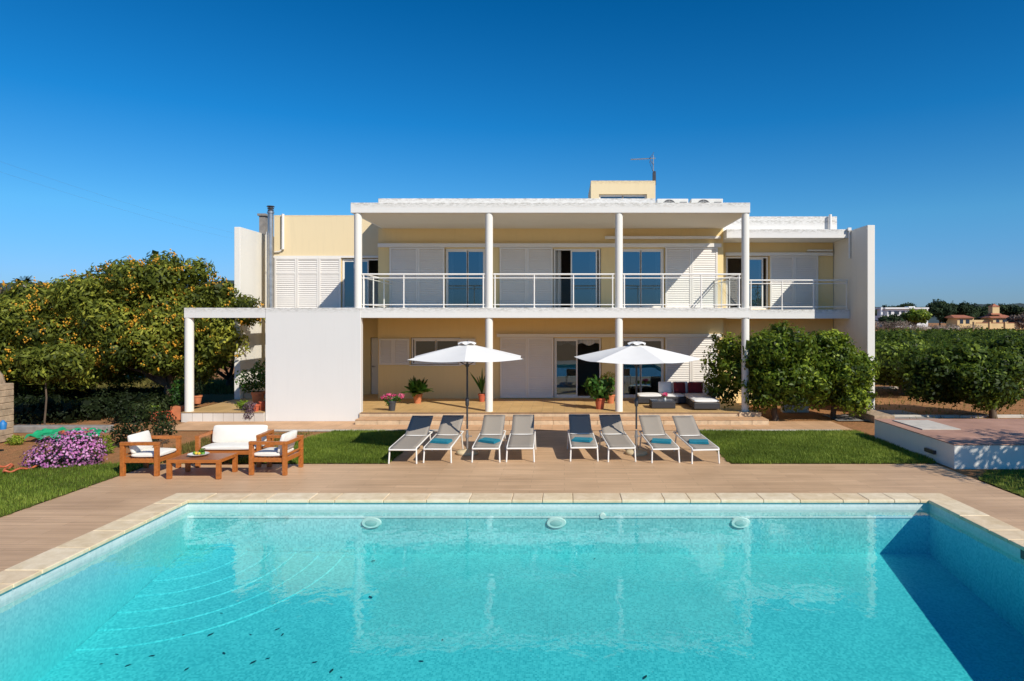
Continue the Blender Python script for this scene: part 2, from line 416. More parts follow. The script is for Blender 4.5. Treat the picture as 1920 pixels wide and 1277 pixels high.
def foliage(name, blobs, n, L, W, mat, seed, parent=None, inner=.2, droop=.3, tmix=.35, spread=.8, core=0):
    rng = np.random.default_rng(seed)
    P, U, idx = crown_points(blobs, n, rng, inner)
    bt = rng.normal(0, .14, len(blobs))
    V = leaves(P, U, L, W, rng, droop, spread)
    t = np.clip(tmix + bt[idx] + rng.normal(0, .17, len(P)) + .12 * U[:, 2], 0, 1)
    if core:  # large inner leaves in the darkest tints paint shade into the crown gaps
        B = np.array([b for b in blobs if b[3] > .3]); 
        if len(B):
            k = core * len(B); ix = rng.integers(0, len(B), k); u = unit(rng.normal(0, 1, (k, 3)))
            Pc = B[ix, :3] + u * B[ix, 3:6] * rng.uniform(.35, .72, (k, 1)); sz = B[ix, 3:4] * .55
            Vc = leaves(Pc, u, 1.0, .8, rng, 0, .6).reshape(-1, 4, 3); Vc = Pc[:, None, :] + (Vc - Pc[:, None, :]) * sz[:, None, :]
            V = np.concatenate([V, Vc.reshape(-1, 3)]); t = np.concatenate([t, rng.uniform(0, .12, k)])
    return np_mesh(name, V, 4, mat, t, parent)
def twigs(blobs, n, seed, up=.5):
    """tiny outer sprays so that the outline is ragged"""
    rng = np.random.default_rng(seed); out = []
    for i in range(n):
        b = blobs[rng.integers(len(blobs))]; u = rng.normal(0, 1, 3); u[2] = abs(u[2]) * up + .1; u /= np.linalg.norm(u)
        r = rng.uniform(.06, .12)
        for q in (1.0, 1.16, 1.3):
            out.append([b[0] + u[0] * b[3] * q, b[1] + u[1] * b[4] * q, b[2] + u[2] * b[5] * q, r * (1.5 - q * .5), r * (1.5 - q * .5), r * (1.5 - q * .5)])
    return out
def limb(mb, p, q, r0, r1, rng, n=6, wob=.08):
    p = Vector(p); q = Vector(q); pts = []; L = (q - p).length
    for i in range(n + 1):
        t = i / n; w = math.sin(math.pi * t) * wob * L
        pts.append(p.lerp(q, t) + Vector((rng.uniform(-w, w), rng.uniform(-w, w), rng.uniform(-w, w) * .4)))
    mb.tube(pts, [r0 + (r1 - r0) * i / n for i in range(n + 1)], 9)
def make_tree(name, base, c, r, nb, nleaf, L, W, mat, seed, label, cat, trunk_r=.1, group=None, zmin=.5, size=(.28, .42), fruit=0, inner=.25, lean=(0, 0), forks=3, extra=None, tmix=.35, tw=14, core=40):
    """base: world foot of the trunk, c: crown centre, r: crown radii, both relative to base"""
    rng = np.random.default_rng(seed); rr = random.Random(seed)
    root = empty(name, base, label=label, cat=cat, group=group)
    bl = sub_blobs(c, r, nb, rng, size, zmin=zmin)
    if extra: bl += [list(e) for e in extra]
    if tw: bl2 = bl + twigs(bl, tw, seed + 3)
    else: bl2 = bl
    mb = MB(); fork = Vector((lean[0], lean[1], max(.35, (c[2] - r[2]) * 1.0 + .25)))
    limb(mb, (0, 0, -.08), fork, trunk_r * 1.25, trunk_r * .85, rr, 5, .05)
    for i in range(min(len(bl), forks + 6)):
        b = bl[(i * 7) % len(bl)]
        limb(mb, fork, (b[0], b[1], b[2]), trunk_r * (.62 if i < forks else .34), .012, rr, 6, .08)
    mb.build('trunk', M['bark'], root, smooth=True)
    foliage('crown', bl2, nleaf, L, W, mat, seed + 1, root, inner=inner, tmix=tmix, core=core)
    if fruit:
        P, U, ib = crown_points(bl, int(fruit * 1.5), rng, 0)
        hot = rng.random(len(bl)) < .4; kp = hot[ib] | (rng.random(len(P)) < .25); P = P[kp]; U = U[kp]
        cl = MB(); vs = []; 
        ico = [(0, 0, 1), (.9, 0, .3), (.28, .86, .3), (-.73, .53, .3), (-.73, -.53, .3), (.28, -.86, .3), (0, 0, -1)]
        fi = [(0, i, i % 5 + 1) for i in range(1, 6)] + [(6, i % 5 + 1, i) for i in range(1, 6)]
        for p, u in zip(P, U):
            if p[2] < c[2] - r[2] * .6: continue
            for k in range(rr.randint(3, 9)):
                q = p + u * .05 + rng.normal(0, .05, 3); s = rr.uniform(.024, .04)
                cl.add([(q[0] + a * s, q[1] + b * s, q[2] + e * s) for a, b, e in ico], fi)
        o = cl.build('fruit', M['fruit'], root, smooth=True); o['kind'] = 'stuff'
    return root
def copy_tree(root, loc, rz=0, sc=1, label=None, group=None):
    r = root.copy(); col.objects.link(r); r.location = loc; r.rotation_euler = (0, 0, rz); r.scale = (sc, sc, sc)
    if label: r['label'] = label
    if group: r['group'] = group
    for ch in list(root.children):
        c = ch.copy(); col.objects.link(c); c.parent = r
        for g in list(ch.children):
            d = g.copy(); col.objects.link(d); d.parent = c
    return r
def sheet(name, pts, z, mat, kind='structure', hole=None):
    me = bpy.data.meshes.new(name); me.from_pydata([(x, y, z) for x, y in pts], [], [tuple(range(len(pts)))]); me.update()
    me.materials.append(mat); o = bpy.data.objects.new(name, me); link(o); o['kind'] = kind; return o
def rects(name, rs, mat, kind='structure'):
    mb = MB()
    for x0, x1, y0, y1, z in rs: mb.add([(x0, y0, z), (x1, y0, z), (x1, y1, z), (x0, y1, z)], [(0, 1, 2, 3)])
    o = mb.build(name, mat); o['kind'] = kind; return o

# ------------------------------------------------------------------ key dimensions
YF, YB = 19.9, 23.3          # colonnade line, main wall
XL, XR = -6.35, 5.43
ZT, Z1, Z1b, Z2b, Z2 = .27, 3.308, 3.012, 6.075, 6.372
PX0, PX1, PY0, PY1 = -6.18, 5.99, 1.2, 11.2

# ------------------------------------------------------------------ ground and paving
BIG = 3000
g = MB()
px0, px1, py0, py1 = PX0 - .1, PX1 + .1, PY0 - .1, PY1 + .1
for a in ((-BIG, BIG, py1, 4000), (-BIG, BIG, -900, py0), (-BIG, px0, py0, py1), (px1, BIG, py0, py1)):
    g.add([(a[0], a[2], -.02), (a[1], a[2], -.02), (a[1], a[3], -.02), (a[0], a[3], -.02)], [(0, 1, 2, 3)])
g.build('ground', M['soil'])['kind'] = 'structure'
cw = .42
rects('pool_deck', [(-8.43, 7.62, PY1 + cw - .01, 14.0, -.003), (-3.62, 3.42, 14.0, 18.2, -.003), (-8.43, PX0 - cw + .01, -3, PY1 + cw - .01, -.003),
                    (PX1 + cw - .01, 7.62, -3, PY1 + cw - .01, -.003), (PX0 - cw + .01, PX1 + cw - .01, -3, PY0 - cw + .01, -.003)], M['deck'])
rects('path', [(-10.9, 7.75, 18.2, 19.88, .004)], M['path'])
kb = MB()
for x in np.arange(-8.6, 7.4, .5):
    if -3.4 < x < 3.0: continue
    kb.box(x, x + .49, 18.12, 18.22, -.01, .03)
kb.build('path_edging', M['kerb'], bevel=.006)['kind'] = 'structure'
def lawn(name, poly, n, seed, mat='grass', base=True, h=(.035, .075), z=.0, tm=.42, w=.006):
    xs = [p[0] for p in poly]; ys = [p[1] for p in poly]
    re_ = random.Random(seed); pp = []
    for i in range(len(poly)):
        (xa, ya), (xb, yb) = poly[i], poly[(i + 1) % len(poly)]; L_ = math.hypot(xb - xa, yb - ya); k = max(1, int(L_ / .12))
        for q in range(k): pp.append((xa + (xb - xa) * q / k + (re_.uniform(-.035, .035) if q else 0), ya + (yb - ya) * q / k + (re_.uniform(-.035, .035) if q else 0)))
    if base: sheet(name + '_ground', pp, .006, M['lawnbase']); poly = pp
    rng = np.random.default_rng(seed)
    P = np.stack([rng.uniform(min(xs), max(xs), n * 2), rng.uniform(min(ys), max(ys), n * 2)], 1)
    inside = np.zeros(len(P), bool); j = len(poly) - 1
    for i in range(len(poly)):
        xi, yi = poly[i]; xj, yj = poly[j]
        c = ((yi > P[:, 1]) != (yj > P[:, 1])) & (P[:, 0] < (xj - xi) * (P[:, 1] - yi) / (yj - yi + 1e-9) + xi); inside ^= c; j = i
    P = P[inside][:n]; n = len(P)
    P = P + rng.normal(0, .025, P.shape)
    patch = np.sin(P[:, 0] * .9 + 2 * np.sin(P[:, 1] * .6)) * np.sin(P[:, 1] * 1.3 + seed) + .6 * np.sin(P[:, 0] * 5.1 + P[:, 1] * 3.3) * np.sin(P[:, 1] * 6.1)
    cell = np.sin(P[:, 0] * 2.1 + np.sin(P[:, 1] * 1.7)) * np.sin(P[:, 1] * 2.9 + 1.3 * np.sin(P[:, 0] * 1.1))
    hh = rng.uniform(*h, n) * (1 + .25 * cell); ang = rng.uniform(0, 6.283, n); lean = rng.uniform(.1, .7, n) * hh
    bz = np.full(n, z)
    B = np.stack([P[:, 0], P[:, 1], bz], 1); sd = np.stack([np.cos(ang + 1.57), np.sin(ang + 1.57), bz * 0], 1) * (w * rng.uniform(.7, 1.3, n))[:, None]
    T = B + np.stack([np.cos(ang) * lean, np.sin(ang) * lean, hh], 1)
    V = np.stack([B - sd, B + sd, T], 1).reshape(-1, 3)
    o = np_mesh(name, V, 3, M[mat], tm + .12 * cell + .2 * patch + rng.normal(0, .2, n)); o['kind'] = 'stuff'
    return o
tag(lawn('lawn_grass', [(3.42, 14.02), (7.62, 14.02), (7.75, 14.4), (7.75, 18.1), (3.42, 18.1)], 60000, 1), 'square lawn between the loungers and the white walled platform', 'lawn')
tag(lawn('lawn_grass', [(-6.9, 14.02), (-3.62, 14.02), (-3.62, 18.1), (-6.1, 18.1), (-6.6, 16)], 42000, 2), 'lawn behind the teak armchair, left of the loungers', 'lawn')
tag(lawn('lawn_grass', [(-8.43, 4), (-8.43, 14.1), (-9.3, 14.0), (-10.3, 13.75), (-11.6, 13.1), (-12.4, 12.3), (-13.6, 11.9), (-14, 4)], 90000, 3), 'lawn running along the left edge of the pool deck', 'lawn')
tag(lawn('lawn_grass', [(7.66, 4), (12, 4), (13.5, 13.4), (8.3, 13.4), (7.66, 12.6)], 30000, 5), 'shaded lawn in front of the white walled platform', 'lawn')
tag(lawn('weeds', [(-9.0, 14.1), (-7.0, 14.1), (-6.6, 17.9), (-9.0, 17.0)], 9000, 6, 'drygrass', False, (.03, .11), -.02, .3, .008), 'sparse dry weeds on soil behind the teak seats', 'weeds')
tag(lawn('weeds', [(-24, 28), (-11, 27), (-11, 33), (-26, 35)], 16000, 7, 'drygrass', False, (.08, .25), -.02, .25, .02), 'dry grass strip beyond the loquat trees', 'weeds')
tag(lawn('orchard_weeds', [(10, 20), (26, 20), (60, 60), (10, 60)], 15000, 9, 'drygrass', False, (.04, .14), -.02, .45, .02), 'dry weeds on the red orchard soil', 'weeds')

# ------------------------------------------------------------------ swimming pool
pool = empty('swimming_pool', (0, PY1, 0), label='large turquoise mosaic swimming pool with sandstone coping', cat='swimming pool')
def zfl(y): return -.88 - .13 * (PY1 - y)
mb = MB(); mb.add([(PX0 - .02, PY1 + .02, zfl(PY1)), (PX1 + .02, PY1 + .02, zfl(PY1)), (PX1 + .02, PY0 - .02, zfl(PY0)), (PX0 - .02, PY0 - .02, zfl(PY0))], [(0, 1, 2, 3)])
mb.build('pool_floor', M['poolfloor'], pool, world=True)
zb = -.21
def pwalls(z0, z1, mat, name, e):
    m = MB(); t = .05
    m.box(PX0 - t, PX1 + t, PY1 + e, PY1 + t, z0, z1); m.box(PX0 - t, PX1 + t, PY0 - t, PY0 - e, z0, z1)
    m.box(PX0 - t, PX0 - e, PY0 - e, PY1 + e, z0, z1); m.box(PX1 + e, PX1 + t, PY0 - e, PY1 + e, z0, z1)
    m.build(name, mat, pool, world=True)
pwalls(-2.5, zb, M['poolfloor'], 'pool_wall', 0.0); pwalls(zb, -.045, M['poolband'], 'waterline_band', 0.0)
# ledge running under the far waterline
MB().box(PX0, PX1 - .02, PY1 - .014, PY1 + .01, -.30, -.265).build('ledge', M['poolband'], pool, world=True, bevel=.005)
# curved corner steps, far left
for i, r in enumerate((1.0, 1.4, 1.8, 2.2, 2.6)):
    m = MB(); n = 24; z1 = -.60 - i * .062; z0 = -1.6
    pts = [(PX0, PY1)] + [(PX0 + r * math.cos(t), PY1 - r * math.sin(t)) for t in [math.pi / 2 * k / n for k in range(n + 1)]]
    vs = [(x, y, zfl(y) + (5 - i) * .013) for x, y in pts] + [(x, y, z0) for x, y in pts]; k = len(pts)
    m.add(vs, [tuple(range(k))] + [(a, (a + 1) % k, k + (a + 1) % k, k + a) for a in range(k)])
    m.build('step', M['poolfloor'], pool, world=True, bevel=.022, seg=3)
cp = MB(); rnd = random.Random(9)
ov = .035
def stones(a, b, f):
    x = a
    while x < b - .05:
        w = min(rnd.choice([.42, .5, .6, .7, .8]), b - x)
        if b - x - w < .2: w = b - x
        f(x + .003, x + w - .003, rnd.random()); x += w
stones(PX0 - cw, PX1 + cw, lambda a, b, t: cp.box(a, b, PY1 - ov, PY1 + cw, -.047, .006 + t * .004, t))
stones(PX0 - cw, PX1 + cw, lambda a, b, t: cp.box(a, b, PY0 - cw, PY0 + ov, -.047, .006 + t * .004, t))
stones(PY0 + ov, PY1 - ov, lambda a, b, t: cp.box(PX0 - cw, PX0 + ov, a, b, -.047, .006 + t * .004, t))
stones(PY0 + ov, PY1 - ov, lambda a, b, t: cp.box(PX1 - ov, PX1 + cw, a, b, -.047, .006 + t * .004, t))
cp.build('coping', M['coping'], pool, world=True, bevel=.012, seg=3)
for px in (697, 1043, 1388):
    x = wx(px, PY1); m = MB()
    m.tube([(x, PY1 - .005, -.37), (x, PY1 - .04, -.37)], [.165, .15], 28); m.v = [(q[0], q[1], -.37 + (q[2] + .37) * .55) for q in m.v]; o = m.build('pool_lamp', M['poollight'], pool, world=True, smooth=True)
    m = MB(); m.tube([(x, PY1 - .045, -.37), (x, PY1 - .05, -.37)], [.10, .09], 24); m.v = [(q[0], q[1], -.37 + (q[2] + .37) * .5) for q in m.v]; m.build('lens', M['lampglass'], o, world=True, smooth=True)
m = MB(); x = wx(1130, PY1); m.tube([(x, PY1, -.26), (x, PY1 - .03, -.26)], [.05, .045], 20); m.build('inlet', M['poollight'], pool, world=True, smooth=True)
m = MB(); m.lathe([(.13, 0), (.14, .006), (.12, .014), (.03, .018)], (PX1 + .25, 8.75, .012), 28); m.build('skimmer_lid', M['china'], pool, world=True, smooth=True)
m = MB(); m.box(PX1 - .012, PX1 + .01, 8.45, 8.95, -.17, -.05); m.build('skimmer_mouth', M['darkmetal'], pool, world=True, bevel=.004)
w = MB(); w.box(PX0 - .03, PX1 + .03, PY0 - .03, PY1 + .03, -2.6, -.12); w.build('pool_water', M['water'])['kind'] = 'structure'
for o_ in (scene.objects['pool_floor'],): pass
lf = [(219, 1227), (240, 1248), (285, 1230), (262, 1165), (320, 1168), (345, 1190), (395, 1190), (415, 1150), (470, 1190), (502, 1235), (520, 1180), (530, 1190), (590, 1242), (622, 1258), (695, 1120), (700, 1052), (640, 1270), (405, 1090), (460, 1080), (490, 1058), (605, 1028), (190, 1245), (350, 1255), (790, 1240), (830, 1200), (420, 1225), (475, 1242), (535, 1035), (1210, 1270), (1115, 1048)]
for i, (px, py) in enumerate(lf):
    rnd = random.Random(i + 70)
    Y = 8.0
    for _ in range(12): Y = (H - (zfl(Y) + .01)) * F / (py - CY)
    x = wx(px, Y); zz = zfl(Y) + .012; a = rnd.uniform(0, 3.14); s = rnd.uniform(.02, .055)
    pts = [(-1, 0, 0), (-.4, .3, .12), (.4, .34, .05), (1, 0, .1), (.4, -.3, .05), (-.4, -.32, .12)]
    ob = MB().add([(p[0] * s * math.cos(a) - p[1] * s * math.sin(a), p[0] * s * math.sin(a) + p[1] * s * math.cos(a), p[2] * s) for p in pts], [(0, 1, 2, 3), (0, 3, 4, 5)]).build('fallen_leaf', M['leafdebris'])
    ob.location = (x, Y, zz)
    tag(ob, 'small dark leaf sunk on the turquoise pool floor', 'leaf', 'leaves on the pool floor')

# ------------------------------------------------------------------ terrace and steps
t = MB(); t.box(-11.12, -8.725, 19.82, 24.6, -.02, ZT - .012); t.box(-8.72, -5.96, 20.13, 24.6, -.02, ZT - .014); t.build('terrace_base_left', M['wtile'])['kind'] = 'structure'
t = MB(); t.box(-5.95, 5.55, 19.83, 24.2, -.02, ZT - .014); t.build('terrace_base', M['riser'])['kind'] = 'structure'
t = MB(); t.box(-11.14, -8.72, 19.80, 24.58, ZT - .012, ZT); t.box(-8.72, -5.9, 20.12, 24.58, ZT - .012, ZT); t.box(-5.9, 5.58, 19.80, 24.18, ZT - .014, ZT)
t.build('terrace_floor', M['terrace'])['kind'] = 'structure'
t = MB()
for x in np.arange(-5.88, 5.6, .62): t.box(x, min(x + .612, 5.75), 19.18, 19.825, -.02, .135)
t.build('terrace_step', M['riser'], bevel=.008)['kind'] = 'structure'
t = MB(); t.box(-5.88, 5.745, 19.165, 19.8, .136, .150); t.build('step_tread', M['path'], bevel=.004)['kind'] = 'structure'

# ------------------------------------------------------------------ the villa
villa = empty('villa', (0, YB, 0), label='two storey modern villa in yellow and white with a columned balcony', cat='house')
def vb(name, mat, boxes, **kw):
    m = MB()
    for b in boxes: m.box(*b)
    return m.build(name, M[mat], villa, world=True, **kw)
def wall(name, mat, x0, x1, z0, z1, y0, y1, ops):
    xs = sorted({x0, x1, *[o[0] for o in ops], *[o[1] for o in ops]}); zs = sorted({z0, z1, *[o[2] for o in ops], *[o[3] for o in ops]})
    xs = [x for x in xs if x0 <= x <= x1]; zs = [z for z in zs if z0 <= z <= z1]
    m = MB()
    for i in range(len(xs) - 1):
        j = 0
        while j < len(zs) - 1:
            cx = (xs[i] + xs[i + 1]) / 2; cz = (zs[j] + zs[j + 1]) / 2
            if not any(o[0] < cx < o[1] and o[2] < cz < o[3] for o in ops): m.box(xs[i], xs[i + 1], y0, y1, zs[j], zs[j + 1])
            j += 1
    return m.build(name, M[mat], villa, world=True)
def shutter(x0, x1, z0, z1, Y, label=None, pitch=.075, mids=()):
    m = MB(); f = .06
    m.box(x0, x0 + f, Y - .045, Y, z0, z1); m.box(x1 - f, x1, Y - .045, Y, z0, z1)
    m.box(x0 + f, x1 - f, Y - .043, Y - .002, z1 - f, z1); m.box(x0 + f, x1 - f, Y - .043, Y - .002, z0, z0 + f)
    for zz in mids: m.box(x0 + f, x1 - f, Y - .043, Y - .002, zz - .03, zz + .03)
    z = z0 + f
    while z < z1 - f - .02:
        zt = min(z + pitch * 1.02, z1 - f)
        m.add([(x0 + f, Y - .038, z), (x1 - f, Y - .038, z), (x1 - f, Y - .012, zt), (x0 + f, Y - .012, zt), (x0 + f, Y - .030, z - .006), (x1 - f, Y - .030, z - .006), (x1 - f, Y - .004, zt - .006), (x0 + f, Y - .004, zt - .006)],
              [(0, 1, 2, 3), (7, 6, 5, 4), (0, 4, 5, 1), (3, 2, 6, 7)])
        z += pitch
    o = m.build('shutter', M['shutter'], villa, world=True)
    if label: o['label'] = label
    return o
def window(x0, x1, z0, z1, Y, panes, curtains=(), name='window', fr=.055, label=None):
    """panes: list of (xa, xb) glazed leaves; the rest of the opening stands open"""
    m = MB()
    m.box(x0, x0 + fr, Y, Y + .09, z0, z1); m.box(x1 - fr, x1, Y, Y + .09, z0, z1)
    m.box(x0 + fr, x1 - fr, Y, Y + .09, z1 - fr, z1); m.box(x0 + fr, x1 - fr, Y, Y + .09, z0, z0 + fr)
    o = m.build(name, M['alu'], villa, world=True, bevel=.004)
    if label: o['label'] = label
    for xa, xb in panes:
        m = MB(); q = .05
        m.box(xa, xa + q, Y + .015, Y + .06, z0 + fr, z1 - fr); m.box(xb - q, xb, Y + .015, Y + .06, z0 + fr, z1 - fr)
        m.box(xa + q, xb - q, Y + .015, Y + .06, z1 - fr - q, z1 - fr); m.box(xa + q, xb - q, Y + .015, Y + .06, z0 + fr, z0 + fr + q)
        m.build('sash', M['alu'], o, world=True, bevel=.003)
        m = MB(); yy = Y + .038; m.add([(xa + q, yy, z0 + fr + q), (xb - q, yy, z0 + fr + q), (xb - q, yy, z1 - fr - q), (xa + q, yy, z1 - fr - q)], [(0, 1, 2, 3)])
        m.build('pane', M['pane'], o, world=True)
    for xa, xb in curtains:
        m = MB(); n = max(8, int((xb - xa) / .022)); vs = []
        for i in range(n + 1):
            x = xa + (xb - xa) * i / n; y = Y + .2 + .03 * math.sin(i * 1.15) + .01 * math.sin(i * 2.7)
            vs += [(x, y, z0 + .03), (x, y + .01, z1 - .05)]
        m.add(vs, [(2 * i, 2 * i + 2, 2 * i + 3, 2 * i + 1) for i in range(n)]); m.build('curtain', M['curtain'], o, world=True, smooth=True)
    return o
bx = lambda p: wx(p, YB)
bz = lambda p: wz(p, YB)
# --- main block
upz1 = bz(466); lowz1 = bz(634)
ops = [(bx(834), bx(911), Z1 + .02, upz1), (bx(1037), bx(1127), Z1 + .02, upz1), (bx(1162), bx(1246), Z1 + .02, upz1),
       (bx(770), bx(863), bz(684), bz(633)), (bx(1038), bx(1128), ZT + .02, lowz1), (bx(1164), bx(1246), ZT + .02, lowz1)]
wall('wall', 'yellow', XL, XR, ZT - .1, Z2b - .002, YB, YB + .25, ops)
vb('wall', 'yellow', [(XL, XL + .25, YB + .25, 32, 0, Z2b - .002), (XR - .25, XR, YB + .25, 32, 0, Z2b - .002), (XL + .25, XR - .25, 31.75, 32, 0, Z2b - .002)])
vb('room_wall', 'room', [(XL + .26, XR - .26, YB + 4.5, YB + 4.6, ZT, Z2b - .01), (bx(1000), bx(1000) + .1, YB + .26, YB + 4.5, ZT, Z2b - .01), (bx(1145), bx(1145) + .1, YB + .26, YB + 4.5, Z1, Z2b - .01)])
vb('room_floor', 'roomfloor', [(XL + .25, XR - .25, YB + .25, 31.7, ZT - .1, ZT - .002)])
# roof slab, parapets
vb('roof', 'fascia', [(XL + .12, XR - .01, YF, 32.2, Z2b, Z2)], bevel=.008)
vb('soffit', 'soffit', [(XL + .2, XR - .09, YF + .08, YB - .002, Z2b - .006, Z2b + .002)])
vb('parapet', 'fascia', [(XL, wx(1229, YB), YB, YB + .2, Z2 + .002, 7.1), (XL, XL + .2, YB + .2, 31, Z2 + .002, 7.1), (wx(1229, YB), XR - .02, YB + 2.4, YB + 2.6, Z2 + .002, 6.9)], bevel=.01)
# balcony slab
vb('balcony_slab', 'fascia', [(-5.93, XR - .01, YF, YB + .1, Z1b, Z1), (-8.7, -5.93, YF + .22, 24.5, Z1b, Z1 - .01), (XL + .25, XR - .25, YB + .25, 31.7, Z1b, Z1 - .02)], bevel=.006)
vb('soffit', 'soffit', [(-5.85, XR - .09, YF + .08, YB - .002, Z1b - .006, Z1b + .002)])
# big white screen wall, pergola beams
vb('screen_wall', 'screen', [(-8.71, -5.93, YF - .01, YF + .215, -.05, Z1 - .002)], bevel=.012)
vb('pergola_beam', 'screen', [(wx(345, YF), -8.715, YF, YF + .22, Z1b, Z1 - .004)], bevel=.006)
for x in (-10.25, -9.45):
    vb('rafter', 'white', [(x, x + .16, YF + .222, 24.59, Z1b + .02, Z1 - .02)])
# columns
def column(x, z0, z1, r=.112, plinth=False):
    m = MB(); m.tube([(x, YF + .13, z0), (x, YF + .13, z1)], r, 32); return m.build('column', M['white'], villa, world=True, smooth=True)
for px in (671.5, 917, 1160.5, 1397.5):
    x = wx(px, YF + .13); column(x, Z1 - .005, Z2b + .004)
    if px > 700: column(x, ZT - .005, Z1b + .004)
column(wx(354.5, YF + .12), ZT - .005, Z1b + .004, .125)
vb('column_plinth', 'riser', [(wx(1397, YF) - .2, 5.72, YF - .102, YF + .35, ZT - .16, ZT + .006)], bevel=.01)
# track covers, awning
vb('shutter_track', 'alu', [(bx(710), bx(1351), YB - .13, YB - .002, bz(464), bz(457))], bevel=.004)
vb('shutter_track', 'alu', [(bx(932), bx(1352), YB - .13, YB - .002, bz(632), bz(626))], bevel=.004)
vb('awning_cassette', 'alu', [(bx(1134), bx(1350), YB - .16, YB - .003, bz(448.5), bz(443.5))], bevel=.012)
# shutters
for a, b_ in ((731, 784), (784, 834), (937, 988), (988, 1036.5), (1247, 1296), (1296, 1345)):
    shutter(bx(a) + .003, bx(b_) - .003, Z1 + .03, bz(464.5), YB - .03)
for a, b_ in ((938, 989), (989, 1038), (1247, 1296), (1296, 1345)):
    shutter(bx(a) + .003, bx(b_) - .003, ZT + .03, bz(632.5), YB - .03)
for a, b_ in ((708.5, 738), (738, 768), (861, 892)):
    shutter(bx(a) + .003 + (.0 if a > 709 else .05), bx(b_) - .003, bz(684), bz(635), YB - .02, pitch=.06)
vb('window_sill', 'alu', [(bx(768), bx(865), YB - .04, YB - .001, bz(686), bz(684.3))])
# windows
window(bx(835), bx(910), Z1 + .02, upz1, YB + .06, [(bx(837), bx(877)), (bx(875), bx(908))], [(bx(838), bx(848)), (bx(896), bx(908))], label='upper sliding window left of the bedroom row, curtains half drawn')
window(bx(1038), bx(1126), Z1 + .02, upz1, YB + .06, [(bx(1070), bx(1120))], [(bx(1041), bx(1052)), (bx(1106), bx(1117))], label='upper sliding window with its left side open')
window(bx(1163), bx(1245), Z1 + .02, upz1, YB + .06, [(bx(1165), bx(1203)), (bx(1201), bx(1242))], [(bx(1166), bx(1174)), (bx(1231), bx(1238))])
window(bx(771), bx(862), bz(683.5), bz(634), YB + .05, [(bx(776), bx(818)), (bx(816), bx(860))], label='ground floor kitchen window with folded shutters')
window(bx(1039), bx(1127), ZT + .02, lowz1, YB + .06, [(bx(1041), bx(1083))], label='sliding terrace door standing open')
window(bx(1165), bx(1245), ZT + .02, lowz1, YB + .06, [(bx(1167), bx(1203)), (bx(1201), bx(1243))], [(bx(1168), bx(1176))])
# scalloped valance inside the open terrace door
m = MB(); n = 40; vs = []
for i in range(n + 1):
    x = bx(1043) + (bx(1125) - bx(1043)) * i / n; vs += [(x, YB + .22 + .015 * math.sin(i * 1.4), bz(637)), (x, YB + .22 + .015 * math.sin(i * 1.4), bz(646 + 2.5 * math.sin(i * .47)))]
m.add(vs, [(2 * i, 2 * i + 2, 2 * i + 3, 2 * i + 1) for i in range(n)]); m.build('valance', M['curtain'], villa, world=True)
# railings
def railing(p0, p1, z0, posts, name='railing', zt=1.0, endpost=True):
    p0 = Vector(p0); p1 = Vector(p1); d = (p1 - p0); m = MB()
    z = lambda p, h: (p.x, p.y, z0 + h)
    m.tube([z(p0, zt - .02), z(p1, zt - .02)], .026, 12); m.tube([z(p0, zt - .13), z(p1, zt - .13)], .016, 10); m.tube([z(p0, .09), z(p1, .09)], .016, 10)
    for t_ in posts:
        q = p0 + d * t_; m.tube([(q.x, q.y, z0 - .002), (q.x, q.y, z0 + zt - .02)], .02, 10); m.tube([(q.x, q.y, z0), (q.x, q.y, z0 + .012)], .045, 12)
    o = m.build(name, M['rail'], villa, world=True, smooth=True)
    n_ = Vector((-d.y, d.x)).normalized() * .0
    for a, b_ in zip(posts[:-1], posts[1:]):
        pa = p0 + d * (a + .012); pb = p0 + d * (b_ - .012)
        g_ = MB(); g_.add([(pa.x, pa.y, z0 + .11), (pb.x, pb.y, z0 + .11), (pb.x, pb.y, z0 + zt - .15), (pa.x, pa.y, z0 + zt - .15)], [(0, 1, 2, 3)])
        g_.build('glass_panel', M['balglass'], o, world=True)
    return o
YR = YF + .1; rx = lambda p: wx(p, YR)
for a, b_, ps in ((679, 909, (681.5, 757, 832, 906)), (925, 1152, (928, 1001.6, 1075, 1148.5)), (1168, 1389, (1170.5, 1243, 1314.6, 1386))):
    railing((rx(a), YR, 0), (rx(b_), YR, 0), Z1, [(p - a) / (b_ - a) for p in ps])
railing((rx(681.5), YR + .06, 0), (rx(681.5), YB + 1.2, 0), Z1, [.0, .22, .5, .78, 1])
railing((rx(1386), YR + .06, 0), (rx(1386), YB - .03, 0), Z1, [.02, .35, .68, .985])
# --- left wing
YW = 24.6; lx = lambda p: wx(p, YW); lz = lambda p: wz(p, YW)
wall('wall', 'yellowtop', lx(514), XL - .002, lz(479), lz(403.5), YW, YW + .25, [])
wall('wall', 'yellow', lx(514), XL - .002, ZT - .1, lz(479), YW + .002, YW + .25, [(lx(640), lx(712), Z1 + .02, lz(484)), (-6.98, XL - .01, ZT, wz(633, YW))])
vb('wall', 'yellow', [(lx(514), lx(514) + .25, YW + .25, 31, 0, lz(404)), (lx(514) + .25, XL - .01, 30.75, 31, 0, lz(404))])
vb('roof', 'fascia', [(lx(514) + .25, XL - .01, YW + .25, 30.75, 6.1, 6.3)])
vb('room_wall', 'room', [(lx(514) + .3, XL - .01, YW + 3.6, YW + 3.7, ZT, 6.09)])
vb('lintel', 'alu', [(lx(512), XL - .003, YW - .03, YW - .001, lz(483.5), lz(479.5))])
for a, b_ in ((515.5, 557), (557, 598.5), (598.5, 640)): shutter(lx(a) + .004, lx(b_) - .004, Z1 + .01, lz(483.7), YW - .01, mids=(lz(512),))
window(lx(641), XL - .02, Z1 + .02, lz(485), YW + .06, [(lx(642), lx(665)), (lx(663), lx(690))])
